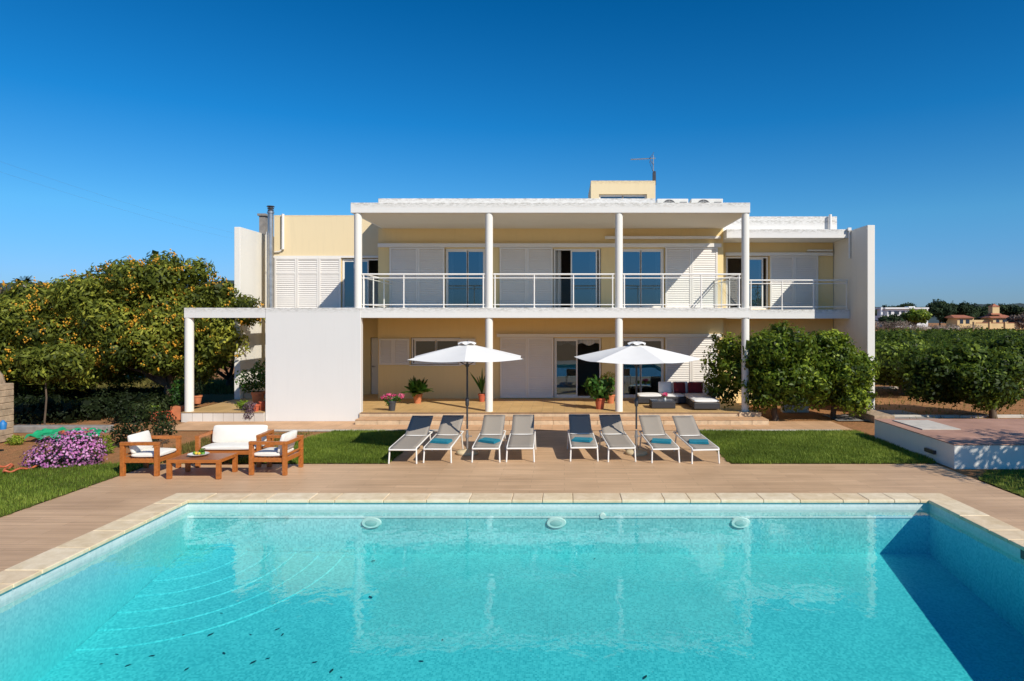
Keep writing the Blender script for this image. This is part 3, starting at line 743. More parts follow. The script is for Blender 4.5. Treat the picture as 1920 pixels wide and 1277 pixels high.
vb('door', 'alu', [(-6.96, XL - .03, YW + .03, YW + .08, ZT + .01, wz(634, YW))], bevel=.004)
m = MB(); m.box(-6.93, -6.86, YW - .01, YW + .03, 1.25, 1.30); m.box(-6.93, -6.80, YW - .03, YW - .012, 1.27, 1.29); m.build('door_handle', M['metal'], villa, world=True, bevel=.004)
m = MB(); x = lx(532); m.tube([(x, YW - .07, lz(468)), (x, YW - .07, lz(402))], .05, 16); m.tube([(x, YW - .07, lz(466)), (x - .12, YW - .06, lz(472)), (x - .3, YW - .05, lz(473))], .025, 10)
m.build('downpipe', M['alu'], villa, world=True, smooth=True)
m = MB(); x = wx(507.5, 24.35)
m.tube([(x, 24.35, ZT), (x, 24.35, wz(396, 24.35))], .095, 20); m.tube([(x, 24.35, wz(400, 24.35)), (x, 24.35, wz(397, 24.35))], .12, 20)
o = m.build('flue_pipe', M['metal'], villa, world=True, smooth=True)
m = MB(); zc = wz(396, 24.35); m.tube([(x, 24.35, zc), (x, 24.35, zc + .05)], .1, 18); m.tube([(x, 24.35, zc + .08), (x, 24.35, zc + .12)], .11, 18); m.tube([(x, 24.35, zc + .05), (x, 24.35, zc + .08)], .05, 12); m.tube([(x, 24.35, zc + .155), (x, 24.35, zc + .185)], [.14, .12], 18); m.tube([(x, 24.35, zc + .12), (x, 24.35, zc + .155)], .06, 12)
m.build('flue_cap', M['darkmetal'], o, world=True, smooth=True)
m = MB(); x = wx(501.5, 24.4); m.tube([(x, 24.4, ZT), (x, 24.4, 6.1)], .04, 12); m.build('downpipe', M['alu'], villa, world=True, smooth=True)
vb('chimney', 'greystone', [(-11.42, -11.2, 25.55, 25.85, 3, 6.85), (-11.47, -11.15, 25.5, 25.9, 6.85, 6.93)])
vb('blade_wall', 'white', [(-11.17, -10.97, 23.1, 27, 0, 6.1)], bevel=.012)
vb('ledge', 'riser', [(-10.93, -9.2, 23.3, 24.58, ZT, .55)], bevel=.01)
# --- right wing
YG = 24.2; gx = lambda p: wx(p, YG); gz = lambda p: wz(p, YG); YQ = 22.8
wall('wall', 'yellow', XR + .002, 9.53, 0, 5.688, YG, YG + .25, [(gx(1361), gx(1442), Z1 + .02, gz(480)), (gx(1400), gx(1500), 1.1, 2.3)])
vb('wall', 'yellow', [(9.28, 9.53, YG + .25, 31, 0, 5.68), (XR + .01, 9.28, 30.75, 31, 0, 5.68)])
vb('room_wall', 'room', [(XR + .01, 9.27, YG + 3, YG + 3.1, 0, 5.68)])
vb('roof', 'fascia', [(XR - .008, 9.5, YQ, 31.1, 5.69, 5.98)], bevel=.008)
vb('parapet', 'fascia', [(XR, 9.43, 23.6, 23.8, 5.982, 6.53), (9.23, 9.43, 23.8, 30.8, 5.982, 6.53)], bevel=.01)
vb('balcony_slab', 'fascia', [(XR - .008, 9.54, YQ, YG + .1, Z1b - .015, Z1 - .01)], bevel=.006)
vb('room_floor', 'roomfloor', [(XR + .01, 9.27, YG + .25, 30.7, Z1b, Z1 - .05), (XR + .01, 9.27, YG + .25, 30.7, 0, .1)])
vb('blade_wall', 'white', [(9.55, 9.785, 21.5, 31.2, -.1, 5.94)], bevel=.012)
vb('shutter_track', 'alu', [(gx(1359), gx(1560), YG - .12, YG - .002, gz(480), gz(474))], bevel=.004)
vb('awning_cassette', 'alu', [(gx(1512), gx(1559), YG - .14, YG - .003, gz(472), gz(468.5))], bevel=.01)
for a, b_ in ((1443, 1488), (1488, 1533)): shutter(gx(a) + .003, gx(b_) - .003, Z1 + .02, gz(480.5), YG - .03)
shutter(gx(1500) + .01, gx(1552), 1.1, 2.3, YG - .03)
window(gx(1362), gx(1441), Z1 + .02, gz(481), YG + .05, [(gx(1399), gx(1432))], [(gx(1426), gx(1431))], label='right wing balcony door with its left side open')
window(gx(1401), gx(1499), 1.11, 2.29, YG + .05, [(gx(1403), gx(1450)), (gx(1448), gx(1497))])
m = MB(); x = wx(1559, 23.4); m.tube([(x, 23.5, 5.98), (x, 23.5, 6.58)], .05, 16); m.build('downpipe', M['alu'], villa, world=True, smooth=True)
m = MB(); m.tube([(9.5, YQ - .06, 5.0), (9.5, YQ - .06, 5.93)], .035, 14); m.box(9.44, 9.545, YQ - .11, YQ - .003, 5.92, 6.02); m.build('downpipe', M['alu'], villa, world=True, smooth=True)
qx = lambda p: wx(p, YQ + .06)
railing((qx(1405), YQ + .06, 0), (9.5, YQ + .06, 0), Z1 - .01, [(p - 1405) / (1591 - 1405) for p in (1408, 1466.5, 1526, 1588.5)], zt=1.0)
# --- roof tower
TX0, TX1, TY = wx(1108, 27), wx(1229, 27), 27.0
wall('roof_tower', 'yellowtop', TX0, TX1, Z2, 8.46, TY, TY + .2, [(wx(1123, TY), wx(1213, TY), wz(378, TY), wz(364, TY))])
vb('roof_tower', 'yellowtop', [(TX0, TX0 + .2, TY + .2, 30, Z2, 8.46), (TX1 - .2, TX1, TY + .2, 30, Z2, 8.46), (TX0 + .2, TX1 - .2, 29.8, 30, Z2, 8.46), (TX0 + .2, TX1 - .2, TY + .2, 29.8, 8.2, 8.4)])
window(wx(1123, TY), wx(1213, TY), wz(378, TY), wz(364.3, TY), TY + .1, [(wx(1124, TY), wx(1169, TY)), (wx(1167, TY), wx(1212, TY))], fr=.03)

# ------------------------------------------------------------------ roof things
def ac(px0, px1, label, h=6.97):
    Y = 22.6; x0, x1 = wx(px0, Y), wx(px1, Y); cx = (x0 + x1) / 2
    root = empty('air_conditioner', (cx, Y + .2, Z2), label=label, cat='air conditioner', group='air conditioners on the flat roof')
    hw = (x1 - x0) / 2 - .02; zt = h - Z2
    MB().box(-hw, hw, -.18, .18, .04, zt).build('casing', M['acwhite'], root, bevel=.02)
    m = MB(); cxf = -.12; zc = zt * .5 + .02; r = min(.25, zt * .44)
    m.tube([(cxf, -.18, zc), (cxf, -.19, zc)], r, 32); m.build('fan_recess', M['acgrille'], root)
    m = MB()
    for q in (.25, .5, .75, 1):
        for k in range(28):
            a0, a1 = 2 * math.pi * k / 28, 2 * math.pi * (k + 1) / 28
            m.tube([(cxf + r * q * math.cos(a0), -.2, zc + r * q * math.sin(a0)), (cxf + r * q * math.cos(a1), -.2, zc + r * q * math.sin(a1))], .005, 4)
    for k in range(8):
        a0 = math.pi * k / 4; m.tube([(cxf, -.2, zc), (cxf + r * math.cos(a0), -.2, zc + r * math.sin(a0))], .005, 4)
    m.build('fan_grille', M['acwhite'], root)
    MB().box(hw * .45, hw * .9, -.19, -.181, zt * .72, zt * .82).build('badge_plate', M['acgrille'], root)
    for sx in (-1, 1): MB().box(sx * hw * .7 - .04, sx * hw * .7 + .04, -.17, .17, 0, .041).build('foot', M['darkmetal'], root)
ac(1231, 1292, 'pale air conditioner on the roof, next to the yellow tower')
ac(1295, 1357, 'pale air conditioner on the roof, nearer its right end')
Y = 27.4; ax, az = wx(1225, Y), 8.4
ant = empty('television_antenna', (ax, Y, az), label='metal television antenna on a mast above the yellow roof tower', cat='antenna')
top = wz(291, Y) - az
MB().tube([(0, 0, -.1), (0, 0, top)], .022, 10).build('mast', M['metal'], ant, smooth=True)
m = MB(); zb_ = wz(298, Y) - az; xl = wx(1183, Y) - ax
m.tube([(xl, 0, zb_ - .02), (.08, 0, zb_ + .03)], .02, 8)
for k in range(9):
    x = xl + k * .085; m.tube([(x, -.09, zb_ - .02 + k * .003), (x, .09, zb_ - .02 + k * .003)], .006, 6); m.tube([(x, 0, zb_ - .06), (x, 0, zb_ + .03)], .005, 6)
m.build('boom', M['metal'], ant, smooth=True)
m = MB()
for s in (-1, 1):
    for k in range(5):
        m.tube([(-.12 + .03 * k, -.18, zb_ + s * (.05 + .045 * k)), (-.12 + .03 * k, .18, zb_ + s * (.05 + .045 * k))], .008, 6)
    m.tube([(-.14, 0, zb_ + s * .03), (.02, 0, zb_ + s * .25)], .01, 6)
m.build('reflector', M['cable'], ant, smooth=True)
m = MB(); m.tube([(-.16, 0, zb_ - .1), (-.02, 0, zb_ - .5)], .009, 6); m.box(-.03, .07, -.06, .06, zb_ - 1.0, zb_ - .55); m.tube([(.05, -.01, zb_ - .5), (.06, -.01, zb_ - 1.05)], .05, 10)
m.build('amplifier_box', M['darkmetal'], ant, smooth=True)

# ------------------------------------------------------------------ sun loungers
def make_lounger():
    root = empty('sun_lounger', (0, 0, 0), cat='sun lounger', group='sun loungers in a row beside the pool')
    hw = .275; hinge = (1.12, .385); tp = (1.74, .735); zf = .315
    m = MB()
    for s in (-1, 1): m.tube([(s * hw, -.03, zf - .03), (s * hw, .02, zf), (s * hw, .35, .335), (s * hw, hinge[0], hinge[1]), (s * hw * .99, 1.5, hinge[1] + .02)], .0165, 10)
    m.tube([(-hw, -.03, zf - .03), (hw, -.03, zf - .03)], .0165, 10); m.tube([(-hw, 1.5, hinge[1] + .02), (hw, 1.5, hinge[1] + .02)], .0165, 10); m.tube([(-hw, hinge[0], hinge[1]), (hw, hinge[0], hinge[1])], .014, 8)
    m.build('frame', M['rail'], root, smooth=True)
    for s in (-1, 1):
        for y0, y1, z in ((.02, -.01, zf), (1.25, 1.38, hinge[1] + .005)):
            MB().tube([(s * hw, y0, z), (s * (hw + .012), y1, 0.0)], .0165, 10).build('leg', M['rail'], root, smooth=True)
    m = MB()
    def sl(y0, z0, y1, z1, w0, w1, n=8, sag=.012):
        vs = []; 
        for i in range(n + 1):
            t_ = i / n
            for j in range(7):
                u = j / 6 * 2 - 1; w = w0 + (w1 - w0) * t_
                vs.append((u * w, y0 + (y1 - y0) * t_, z0 + (z1 - z0) * t_ - sag * (1 - u * u)))
        k = 7; return vs, [(i * k + j, i * k + j + 1, (i + 1) * k + j + 1, (i + 1) * k + j) for i in range(n) for j in range(k - 1)]
    m.add(*sl(-.035, zf - .012, 0.03, zf + .012, hw - .01, hw - .01, 2, .004)); m.add(*sl(.03, zf + .012, hinge[0] - .01, hinge[1] + .01, hw - .01, hw - .01))
    o = m.build('seat', M['sling'], root, smooth=True); md = o.modifiers.new('s', 'SOLIDIFY'); md.thickness = .006
    m = MB(); m.add(*sl(hinge[0] + .01, hinge[1] + .012, tp[0], tp[1], hw - .03, hw - .035, 8, .016))
    o = m.build('backrest', M['sling'], root, smooth=True); md = o.modifiers.new('s', 'SOLIDIFY'); md.thickness = .008
    m = MB()
    for s in (-1, 1):
        m.tube([(s * (hw - .03), hinge[0] - .02, hinge[1]), (s * (hw - .035), tp[0] - .01, tp[1] - .008)], .009, 8); m.tube([(s * (hw - .06), hinge[0] + .36, hinge[1] + .2), (s * (hw - .06), hinge[0] + .3, hinge[1] + .02)], .009, 8)
    m.tube([(-hw + .035, tp[0], tp[1]), (hw - .035, tp[0], tp[1])], .008, 8)
    m.build('backrest_frame', M['metal'], root, smooth=True)
    return root
def make_towel():
    m = MB()
    for k in range(3):
        z = k * .017; e = .006 * k
        m.box(-.21 + e, .21 - e, -.13 + e, .13 - e * .5, z, z + .0165)
    o = m.build('towel', M['towel'], None, bevel=.007, seg=3)
    return o
LO = [(755, 869.5, 792.5, 0, 'grey sun lounger at the left end of the row, no towel'), (820, 868, 850, 1, 'towel-topped grey sun lounger left of the first parasol pole'),
      (911, 867, 927.5, 1, 'towel-topped grey sun lounger right of the first parasol pole'), (975.5, 866.5, 981.8, 0, 'grey sun lounger without a towel, left of the wide gap in the row'),
      (1095.2, 865, 1086, 1, 'grey sun lounger with towel, just right of the wide gap'), (1166, 866, 1142.7, 0, 'grey sun lounger without a towel, left of the second parasol pole'),
      (1248, 868, 1217, 1, 'grey sun lounger with towel, right of the second parasol pole'), (1323, 869.5, 1279.5, 1, 'grey sun lounger with towel at the right end of the row')]
TL = {1: 'folded teal towel on the second lounger from the left', 2: 'folded teal towel on the lounger right of the first parasol', 4: 'folded teal towel on the lounger beside the wide gap', 6: 'folded teal towel on the second lounger from the right', 7: 'folded teal towel on the rightmost lounger'}
proto = make_lounger(); tow = None
for i, (fx, fy, tx, tw, lab) in enumerate(LO):
    Y = H * F / (fy - CY); X = wx(fx, Y); Xt = wx(tx, Y + 1.74)
    o = proto if i == 0 else copy_tree(proto, (0, 0, 0))
    a = math.atan2(-(Xt - X), 1.74)
    o.location = (X, Y + .01, 0); o.rotation_euler = (0, 0, a); o['label'] = lab
    if tw:
        if tow is None: tow = make_towel(); c = tow
        else: c = tow.copy(); col.objects.link(c)
        d = .46; rr = random.Random(i); tl = math.atan2(.07, 1.1)
        c.location = (X - math.sin(a) * d + rr.uniform(-.02, .02), Y + d, .347); c.rotation_euler = (tl, rr.uniform(-.02, .02), a + rr.uniform(-.5, -.1)); tag(c, TL[i], 'towel', 'teal towels on the loungers')

# ------------------------------------------------------------------ parasols
def make_parasol(loc, start, label, tilt=(0, 0)):
    root = empty('parasol', loc, label=label, cat='parasol', group='white parasols over the loungers')
    Rr, zr, za = 1.40, 2.12, 2.43
    m = MB(); segs = 10; vs = [(0, 0, za)]; fs = []
    n = 6; W = []
    for k in range(n):
        a0 = R(start + k * 360 / n); a1 = R(start + (k + 1) * 360 / n)
        P0 = Vector((math.cos(a0), math.sin(a0), 0)); P1 = Vector((math.cos(a1), math.sin(a1), 0))
        base = len(vs)
        for i in range(1, segs + 1):
            r = i / segs
            for j in range(segs + 1):
                u = j / segs; q = P0.lerp(P1, u) * Rr * r; h = za - (za - zr) * (r * .92 + .08 * r * r) - .035 * math.sin(math.pi * u) * r
                if i == segs: q *= 1 - .025 * math.sin(math.pi * u)
                vs.append((q.x, q.y, h))
        for j in range(segs): fs.append((0, base + j, base + j + 1))
        for i in range(segs - 1):
            for j in range(segs):
                b0 = base + i * (segs + 1) + j; b1 = b0 + segs + 1; fs.append((b0, b1, b1 + 1, b0 + 1))
    m.add(vs, fs); o = m.build('canopy', M['canopy'], root, smooth=True)
    # air vent: a small cap with a wavy rim
    m = MB(); vs = [(0, 0, za + .05)]; k = 48
    for r, z in ((.07, za + .045), (.14, za + .03), (.20, za - .002)):
        for i in range(k):
            a_ = 2 * math.pi * i / k; wv = .018 * math.cos(a_ * 6) * (r / .20) ** 2
            vs.append((r * math.cos(a_), r * math.sin(a_), z + wv))
    fs = [(0, 1 + i, 1 + (i + 1) % k) for i in range(k)] + [(1 + q * k + i, 1 + (q + 1) * k + i, 1 + (q + 1) * k + (i + 1) % k, 1 + q * k + (i + 1) % k) for q in range(2) for i in range(k)]
    m.add(vs, fs); m.build('vent', M['canopy'], o, smooth=True)
    m = MB(); m.lathe([(.010, 0), (.018, .01), (.018, .025), (.004, .035)], (0, 0, za + .045), 14); m.build('finial', M['darkmetal'], o, smooth=True)
    MB().tube([(0, 0, .55), (0, 0, za)], .021, 14).build('pole', M['darkmetal'], root, smooth=True)
    m = MB(); m.tube([(0, 0, .08), (0, 0, .52)], .028, 14); m.tube([(0, 0, .36), (0, 0, .42)], .04, 14); m.tube([(0, 0, .39), (.09, 0, .39)], .01, 8); m.tube([(.09, -.02, .39), (.09, .02, .39)], .016, 8)
    m.build('stand_tube', M['metal'], root, smooth=True)
    MB().lathe([(.235, 0), (.245, .02), (.24, .05), (.2, .075), (.06, .095), (.04, .11)], (0, 0, 0), 36).build('base', M['concrete'], root, smooth=True)
    MB().lathe([(.03, 1.05), (.042, 1.08), (.042, 1.2), (.03, 1.23)], (0, 0, 0), 14).build('crank_housing', M['darkmetal'], root, smooth=True)
    for k in range(6):
        a = R(start + k * 60); c, s = math.cos(a), math.sin(a)
        m = MB(); m.tube([(c * .03, s * .03, za - .03), (c * (Rr - .02), s * (Rr - .02), zr - .012)], .008, 6); m.tube([(c * .03, s * .03, 1.95), (c * .62, s * .62, za - .17)], .007, 6); m.build('rib', M['darkmetal'], root, smooth=True)
    m = MB(); m.tube([(0, 0, 1.92), (0, 0, 1.98)], .04, 14); m.build('hub', M['darkmetal'], root, smooth=True)
    return root
Y = 15.05; make_parasol((wx(876, Y), Y, 0), 216, 'white parasol nearer the left, over the first four loungers')
make_parasol((wx(1193, Y), Y, 0), 168, 'white parasol nearer the right, over the last four loungers').rotation_euler = (R(1.5), 0, 0)

# ------------------------------------------------------------------ teak garden furniture
def teak_seat(width, name, loc, rz, label, cat, seed):
    """front faces local -Y; origin on the floor at the centre"""
    root = empty(name, loc, rz, label=label, cat=cat, group='teak garden seats' if name == 'armchair' else None)
    w = width / 2; d = .36; L = .075; ah = .64
    for sx in (-1, 1):
        for sy in (-1, 1):
            MB().box(sx * w - (L if sx > 0 else 0), sx * w + (L if sx < 0 else 0), sy * d - (L if sy > 0 else 0), sy * d + (L if sy < 0 else 0), 0, ah - .062).build('leg', M['teak'], root, bevel=.004)
        x0 = sx * w - (L + .004 if sx > 0 else .004); x1 = sx * w + (L + .004 if sx < 0 else .004)
        MB().box(x0, x1, -d - .004, d + .004, ah - .06, ah).build('armrest', M['teak'], root, bevel=.006)
        xx = sx * (w - L / 2)
        MB().box(xx - .02, xx + .02, -d + L, d - L, .25, .325).build('side_rail', M['teak'], root, bevel=.003)
    for y0, y1 in ((-d + .01, -d + .05), (d - .05, d - .01)): MB().box(-w + L, w - L, y0, y1, .25, .325).build('seat_rail', M['teak'], root, bevel=.003)
    m = MB(); n = 7
    for k in range(n):
        y = -d + .09 + k * (2 * d - .18) / (n - 1); m.box(-w + L, w - L, y - .028, y + .028, .30, .318)
    m.build('seat_slats', M['teak'], root, bevel=.002)
    m = MB(); rot = Matrix.Rotation(R(-12), 4, 'X')
    MB().box(-w + L, w - L, d - .045, d - .02, .37, .40).build('back_rail', M['teak'], root, bevel=.002); m.box(-w + L, w - L, d - .05, d - .012, .565, .625)
    m.build('back_rail', M['teak'], root, bevel=.002)
    cushion(-w + L + .01, w - L - .01, -d + .03, d - .14, .325, .42, 'seat_cushion', M['cushion'], root, .012, seed=seed)
    cushion(-w + L + .01, w - L - .01, d - .2, d - .09, .40, .76, 'back_cushion', M['cushion'], root, .03, rot=Matrix.Rotation(R(-14), 3, 'X'), seed=seed + 1)
    return root
teak_seat(.80, 'armchair', (-8.03, 13.28, 0), R(90), 'teak armchair with cream cushions at the lawn edge, facing right', 'armchair', 1)
teak_seat(.80, 'armchair', (-5.62, 13.35, 0), R(-90 - 2), 'teak armchair with cream cushions near the lawn, facing left', 'armchair', 3)
teak_seat(1.28, 'garden_sofa', (-6.75, 14.02, 0), R(2), 'two seat teak sofa with cream cushions behind the low table', 'sofa', 5)
tb = empty('coffee_table', (-6.87, 12.98, 0), R(-1), label='low square legged teak table between the armchairs', cat='table')
for sx in (-1, 1):
    for sy in (-1, 1): MB().box(sx * .5 - (.075 if sx > 0 else 0), sx * .5 + (.075 if sx < 0 else 0), sy * .34 - (.075 if sy > 0 else 0), sy * .34 + (.075 if sy < 0 else 0), 0, .3).build('leg', M['teak'], tb, bevel=.004)
m = MB(); m.box(-.5, .5, -.34, -.3, .3, .36); m.box(-.5, .5, .3, .34, .3, .36); m.box(-.5, -.46, -.3, .3, .3, .36); m.box(.46, .5, -.3, .3, .3, .36); m.build('apron', M['teak'], tb, bevel=.003)
m = MB()
for k in range(8): y = -.298 + k * .0748; m.box(-.458, .458, y, y + .069, .335, .358)
m.build('tabletop', M['teak2'], tb, bevel=.002)
bw = empty('fruit_plate', (wx(372, 13.0), 13.0, .361), label='white plate with lemons and green fruit on the teak table', cat='plate')
MB().lathe([(.06, 0), (.13, .012), (.19, .045), (.185, .048), (.12, .02), (.02, .014)], (0, 0, 0), 32).build('plate', M['china'], bw, smooth=True)
for i, (x, y, mt) in enumerate(((-.04, 0, 'lemon'), (.03, -.03, 'lemon'), (0, .06, 'lemon'), (.08, .03, 'lime'), (.10, -.03, 'lime'), (-.09, .04, 'lime'))):
    m = MB(); m.lathe([(.005, -.036), (.024, -.024), (.033, 0), (.024, .024), (.005, .036)], (0, 0, 0), 12); o = m.build('lemon' if mt == 'lemon' else 'lime', M[mt], None, smooth=True, sub=1)
    o.location = (bw.location.x + x, bw.location.y + y, .361 + .052); o.rotation_euler = (1.4, 0, i * 1.1)
    tag(o, ('yellow lemon on the white plate on the teak table' if mt == 'lemon' else 'green lime on the white plate on the teak table'), mt, 'fruit on the white plate')
foliage('mint_sprig', [(0, 0, 0, .05, .05, .035)], 70, .05, .025, M['f_pot'], 5); o = scene.objects['mint_sprig']; o.location = (bw.location.x + .06, bw.location.y + .02, .46); tag(o, 'green leaf sprig lying on the fruit plate', 'herb sprig')

# ------------------------------------------------------------------ rattan lounge set on the terrace
sf = empty('rattan_sofa', (3.9, 21.9, ZT), label='dark rattan corner sofa with white cushions on the terrace', cat='sofa')
def sfb(x0, x1, y0, y1, z0, z1, nm='rattan_base'):
    MB().box(x0, x1, y0, y1, z0, z1).build(nm, M['rattan'], sf, world=True, bevel=.02)
sfb(2.35, 4.62, 21.7, 22.45, ZT + .03, ZT + .22); sfb(3.85, 4.62, 20.25, 21.69, ZT + .03, ZT + .22)
sfb(3.1, 4.62, 22.46, 22.6, ZT + .03, ZT + .6, 'rattan_back'); sfb(4.63, 4.75, 21.4, 22.6, ZT + .03, ZT + .5, 'rattan_arm')
for a in ((2.36, 3.1, 21.72, 22.44), (3.11, 3.84, 21.72, 22.44), (3.86, 4.61, 21.0, 22.44), (3.86, 4.61, 20.27, 20.99)):
    cushion(*a, ZT + .21, ZT + .31, 'seat_cushion', M['whitecloth'], sf, .01)
for ch in [c for c in sf.children if c.name.startswith('seat_cushion')]: ch.location = -sf.location
for x0, x1 in ((3.08, 3.52), (3.54, 4.05), (4.07, 4.58)):
    cushion(x0, x1, 22.3, 22.42, ZT + .3, ZT + .66, 'back_cushion', M['whitecloth'], sf, .03, rot=Matrix.Rotation(R(-14), 3, 'X')).location = -sf.location
cushion(4.5, 4.61, 21.6, 22.2, ZT + .3, ZT + .66, 'back_cushion', M['whitecloth'], sf, .03, rot=Matrix.Rotation(R(14), 3, 'Y')).location = -sf.location
for x0, x1, rz, lab in ((3.55, 3.93, 2, 'dark red cushion leaning on the rattan sofa, nearer the left'), (4.02, 4.5, -4, 'wider dark red cushion leaning on the rattan sofa, nearer the corner')):
    o = cushion(x0, x1, 22.1, 22.22, ZT + .31, ZT + .66, 'throw_cushion', M['redcloth'], None, .05, rot=(Matrix.Rotation(R(rz), 3, 'Z') @ Matrix.Rotation(R(-20), 3, 'X'))); tag(o, lab, 'cushion', 'red cushions on the rattan sofa')
rt = empty('rattan_table', (3.0, 20.92, ZT), label='low dark rattan table with glass top before the corner sofa', cat='table')
MB().box(-.36, .36, -.32, .32, .01, .215).build('rattan_body', M['rattan'], rt, bevel=.015)
MB().box(-.35, .35, -.31, .31, .217, .226).build('glass_top', M['farglass'], rt, bevel=.003)
vs_ = empty('flower_vase', (3.08, 20.9, ZT + .227), label='small glass vase of pink flowers on the rattan table', cat='vase')
MB().lathe([(.035, 0), (.045, .03), (.03, .09), (.035, .11)], (0, 0, 0), 18).build('vase', M['china'], vs_, smooth=True)
foliage('bouquet', [(0, 0, .17, .08, .08, .05)], 120, .05, .04, M['petal2'], 6, vs_, tmix=.7)
foliage('stems', [(0, 0, .12, .06, .06, .04)], 60, .05, .02, M['f_pot'], 7, vs_)

# ------------------------------------------------------------------ pots and plants
def pot(name, loc, r, h, mat, label, cat='potted plant', square=False):
    root = empty(name, loc, label=label, cat=cat)
    if square: MB().box(-r, r, -r, r, 0, h).build('pot', M[mat], root, bevel=.01)
    else: MB().lathe([(r * .68, 0), (r * .95, h * .82), (r * 1.06, h * .82), (r * 1.06, h), (r * .92, h), (r * .88, h * .9), (.01, h * .9)], (0, 0, 0), 28).build('pot', M[mat], root, smooth=True)
    MB().lathe([(r * .86, h * .88), (.01, h * .93)], (0, 0, 0), 20).build('soil', M['potsoil'], root)
    return root
def fronds(root, n, L, z0, seed, mat='f_pot', leaflet=.14, droop=1.0, up=1.0, wl=.02):
    rng = np.random.default_rng(seed); P = []; T = []
    for k in range(n):
        a = 2 * math.pi * k / n + rng.uniform(-.2, .2); el = R(rng.uniform(25, 80)) * up; LL = L * rng.uniform(.7, 1.05)
        prev = None
        for i in range(26):
            t_ = i / 25; x = LL * t_ * math.cos(el) ; z = LL * t_ * math.sin(el) - droop * LL * .55 * t_ * t_ * math.cos(el)
            c = np.array([x * math.cos(a), x * math.sin(a), z0 + z]); d = np.array([math.cos(a), math.sin(a), .3]); sd = np.array([-math.sin(a), math.cos(a), 0])
            ll = leaflet * math.sin(math.pi * min(1, t_ * .9 + .1)) + .02
            for s in (-1, 1):
                tip = c + sd * s * ll * .85 + d * ll * .5 + np.array([0, 0, -.25 * ll]); w = d * wl * .5
                P += [c - w, tip, c + w]; T.append(rng.uniform(.1, .75))
    np_mesh('fronds', np.array(P), 3, M[mat], np.array(T), root)
def on_terr(px, py): Y = (H - ZT) * F / (py - CY); return (wx(px, Y), Y, ZT)
p = pot('potted_geranium', on_terr(735, 770), .125, .30, 'blackpot', 'dark grey pot of pink geraniums on the terrace edge')
foliage('leaves', [(-.08, 0, .36, .17, .13, .09), (.12, 0, .36, .13, .12, .08), (-.1, -.05, .25, .08, .06, .09)], 420, .06, .05, M['f_pot'], 11, p)
foliage('flowers', [(-.22, -.03, .40, .1, .08, .06), (-.1, 0, .46, .08, .08, .05), (.06, 0, .44, .08, .08, .05), (.27, 0, .44, .09, .07, .07), (-.05, -.08, .36, .1, .05, .05)], 620, .035, .03, M['petal2'], 12, p, tmix=.6)
p = pot('potted_palm', on_terr(783, 756), .15, .30, 'terracotta', 'terracotta pot of a spreading fern palm below the kitchen window')
fronds(p, 40, .68, .3, 13, leaflet=.17, wl=.06); foliage('young_leaves', [(-.04, -.1, .36, .1, .06, .1)], 50, .12, .05, M['f_lime'], 14, p)
p = pot('potted_plant', on_terr(903.5, 753), .12, .26, 'redpot', 'narrow upright plant in a red pot beside the second column')
rng = np.random.default_rng(3); P = []; T = []
for k in range(9):
    a = rng.uniform(0, 6.28) if k > 2 else math.pi + .3 * (k - 1); ln = rng.uniform(.55, 1.0); le = rng.uniform(.1, .5) if k > 2 else .55
    for i in range(10):
        t0, t1 = i / 10, (i + 1) / 10
        def q(t_): return np.array([math.cos(a) * le * ln * t_ ** 1.5, math.sin(a) * le * ln * t_ ** 1.5, .24 + ln * t_ * .98])
        sd = np.array([math.sin(a + .5), math.cos(a + .5), 0]); w0 = .045 * math.sin(math.pi * (t0 * .9 + .08)); w1 = .045 * math.sin(math.pi * min(1, t1 * .9 + .1))
        P += [q(t0) - sd * w0, q(t0) + sd * w0, q(t1) + sd * w1, q(t1) - sd * w1]; T.append(.3 + .3 * rng.random())
np_mesh('blades', np.array(P), 4, M['f_pot'], np.array(T), p)
p = pot('potted_shrub', on_terr(1125, 767), .16, .34, 'redpot', 'broad leaved shrub in a red pot left of the third column')
foliage('leaves', [(0, 0, .62, .36, .3, .24), (-.22, 0, .75, .2, .18, .2), (.2, 0, .8, .22, .18, .18), (0, 0, .45, .25, .2, .12)], 520, .17, .08, M['f_pot'], 15, p, tmix=.3)
p = pot('potted_shrub', on_terr(1145, 756), .14, .28, 'terracotta', 'rounded olive green bush in a terracotta pot behind the third column')
foliage('leaves', [(-.05, 0, .78, .28, .26, .2), (-.2, 0, .7, .2, .2, .2)], 900, .05, .03, M['f_loquat'], 16, p, tmix=.6)
p = pot('potted_shrub', (wx(484, 21.5), 21.5, ZT), .2, .42, 'terracotta', 'large leafy bush in a tall clay pot against the blade wall')
foliage('leaves', [(-.25, 0, .85, .42, .3, .3), (.05, .1, 1.05, .3, .3, .3), (-.3, 0, .6, .28, .25, .18), (0, 0, .7, .3, .25, .25)], 900, .11, .055, M['f_pot'], 17, p, tmix=.35)
p = pot('potted_plant', (wx(458, 20.3), 20.3, ZT), .13, .16, 'blackpot', 'low bowl of lime green leaves on the terrace edge')
foliage('leaves', [(0, -.05, .17, .2, .13, .12)], 320, .07, .035, M['f_lime'], 18, p, tmix=.5)
p = pot('potted_plant', (wx(479, 20.05), 20.05, ZT), .12, .2, 'redpot', 'purple leaved trailing plant hanging over the white plinth')
foliage('leaves', [(-.1, -.12, .16, .16, .13, .14), (-.08, -.22, -.03, .14, .1, .15)], 520, .055, .028, M['f_purple'], 19, p, tmix=.5)
p = pot('clay_pot', (wx(491.5, 20.25), 20.25, ZT), .1, .27, 'redpot', 'small bare red clay pot by the white screen wall', 'pot')
def grd(px, py, z=0): Y = (H - z) * F / (py - CY); return (wx(px, Y), Y, z)
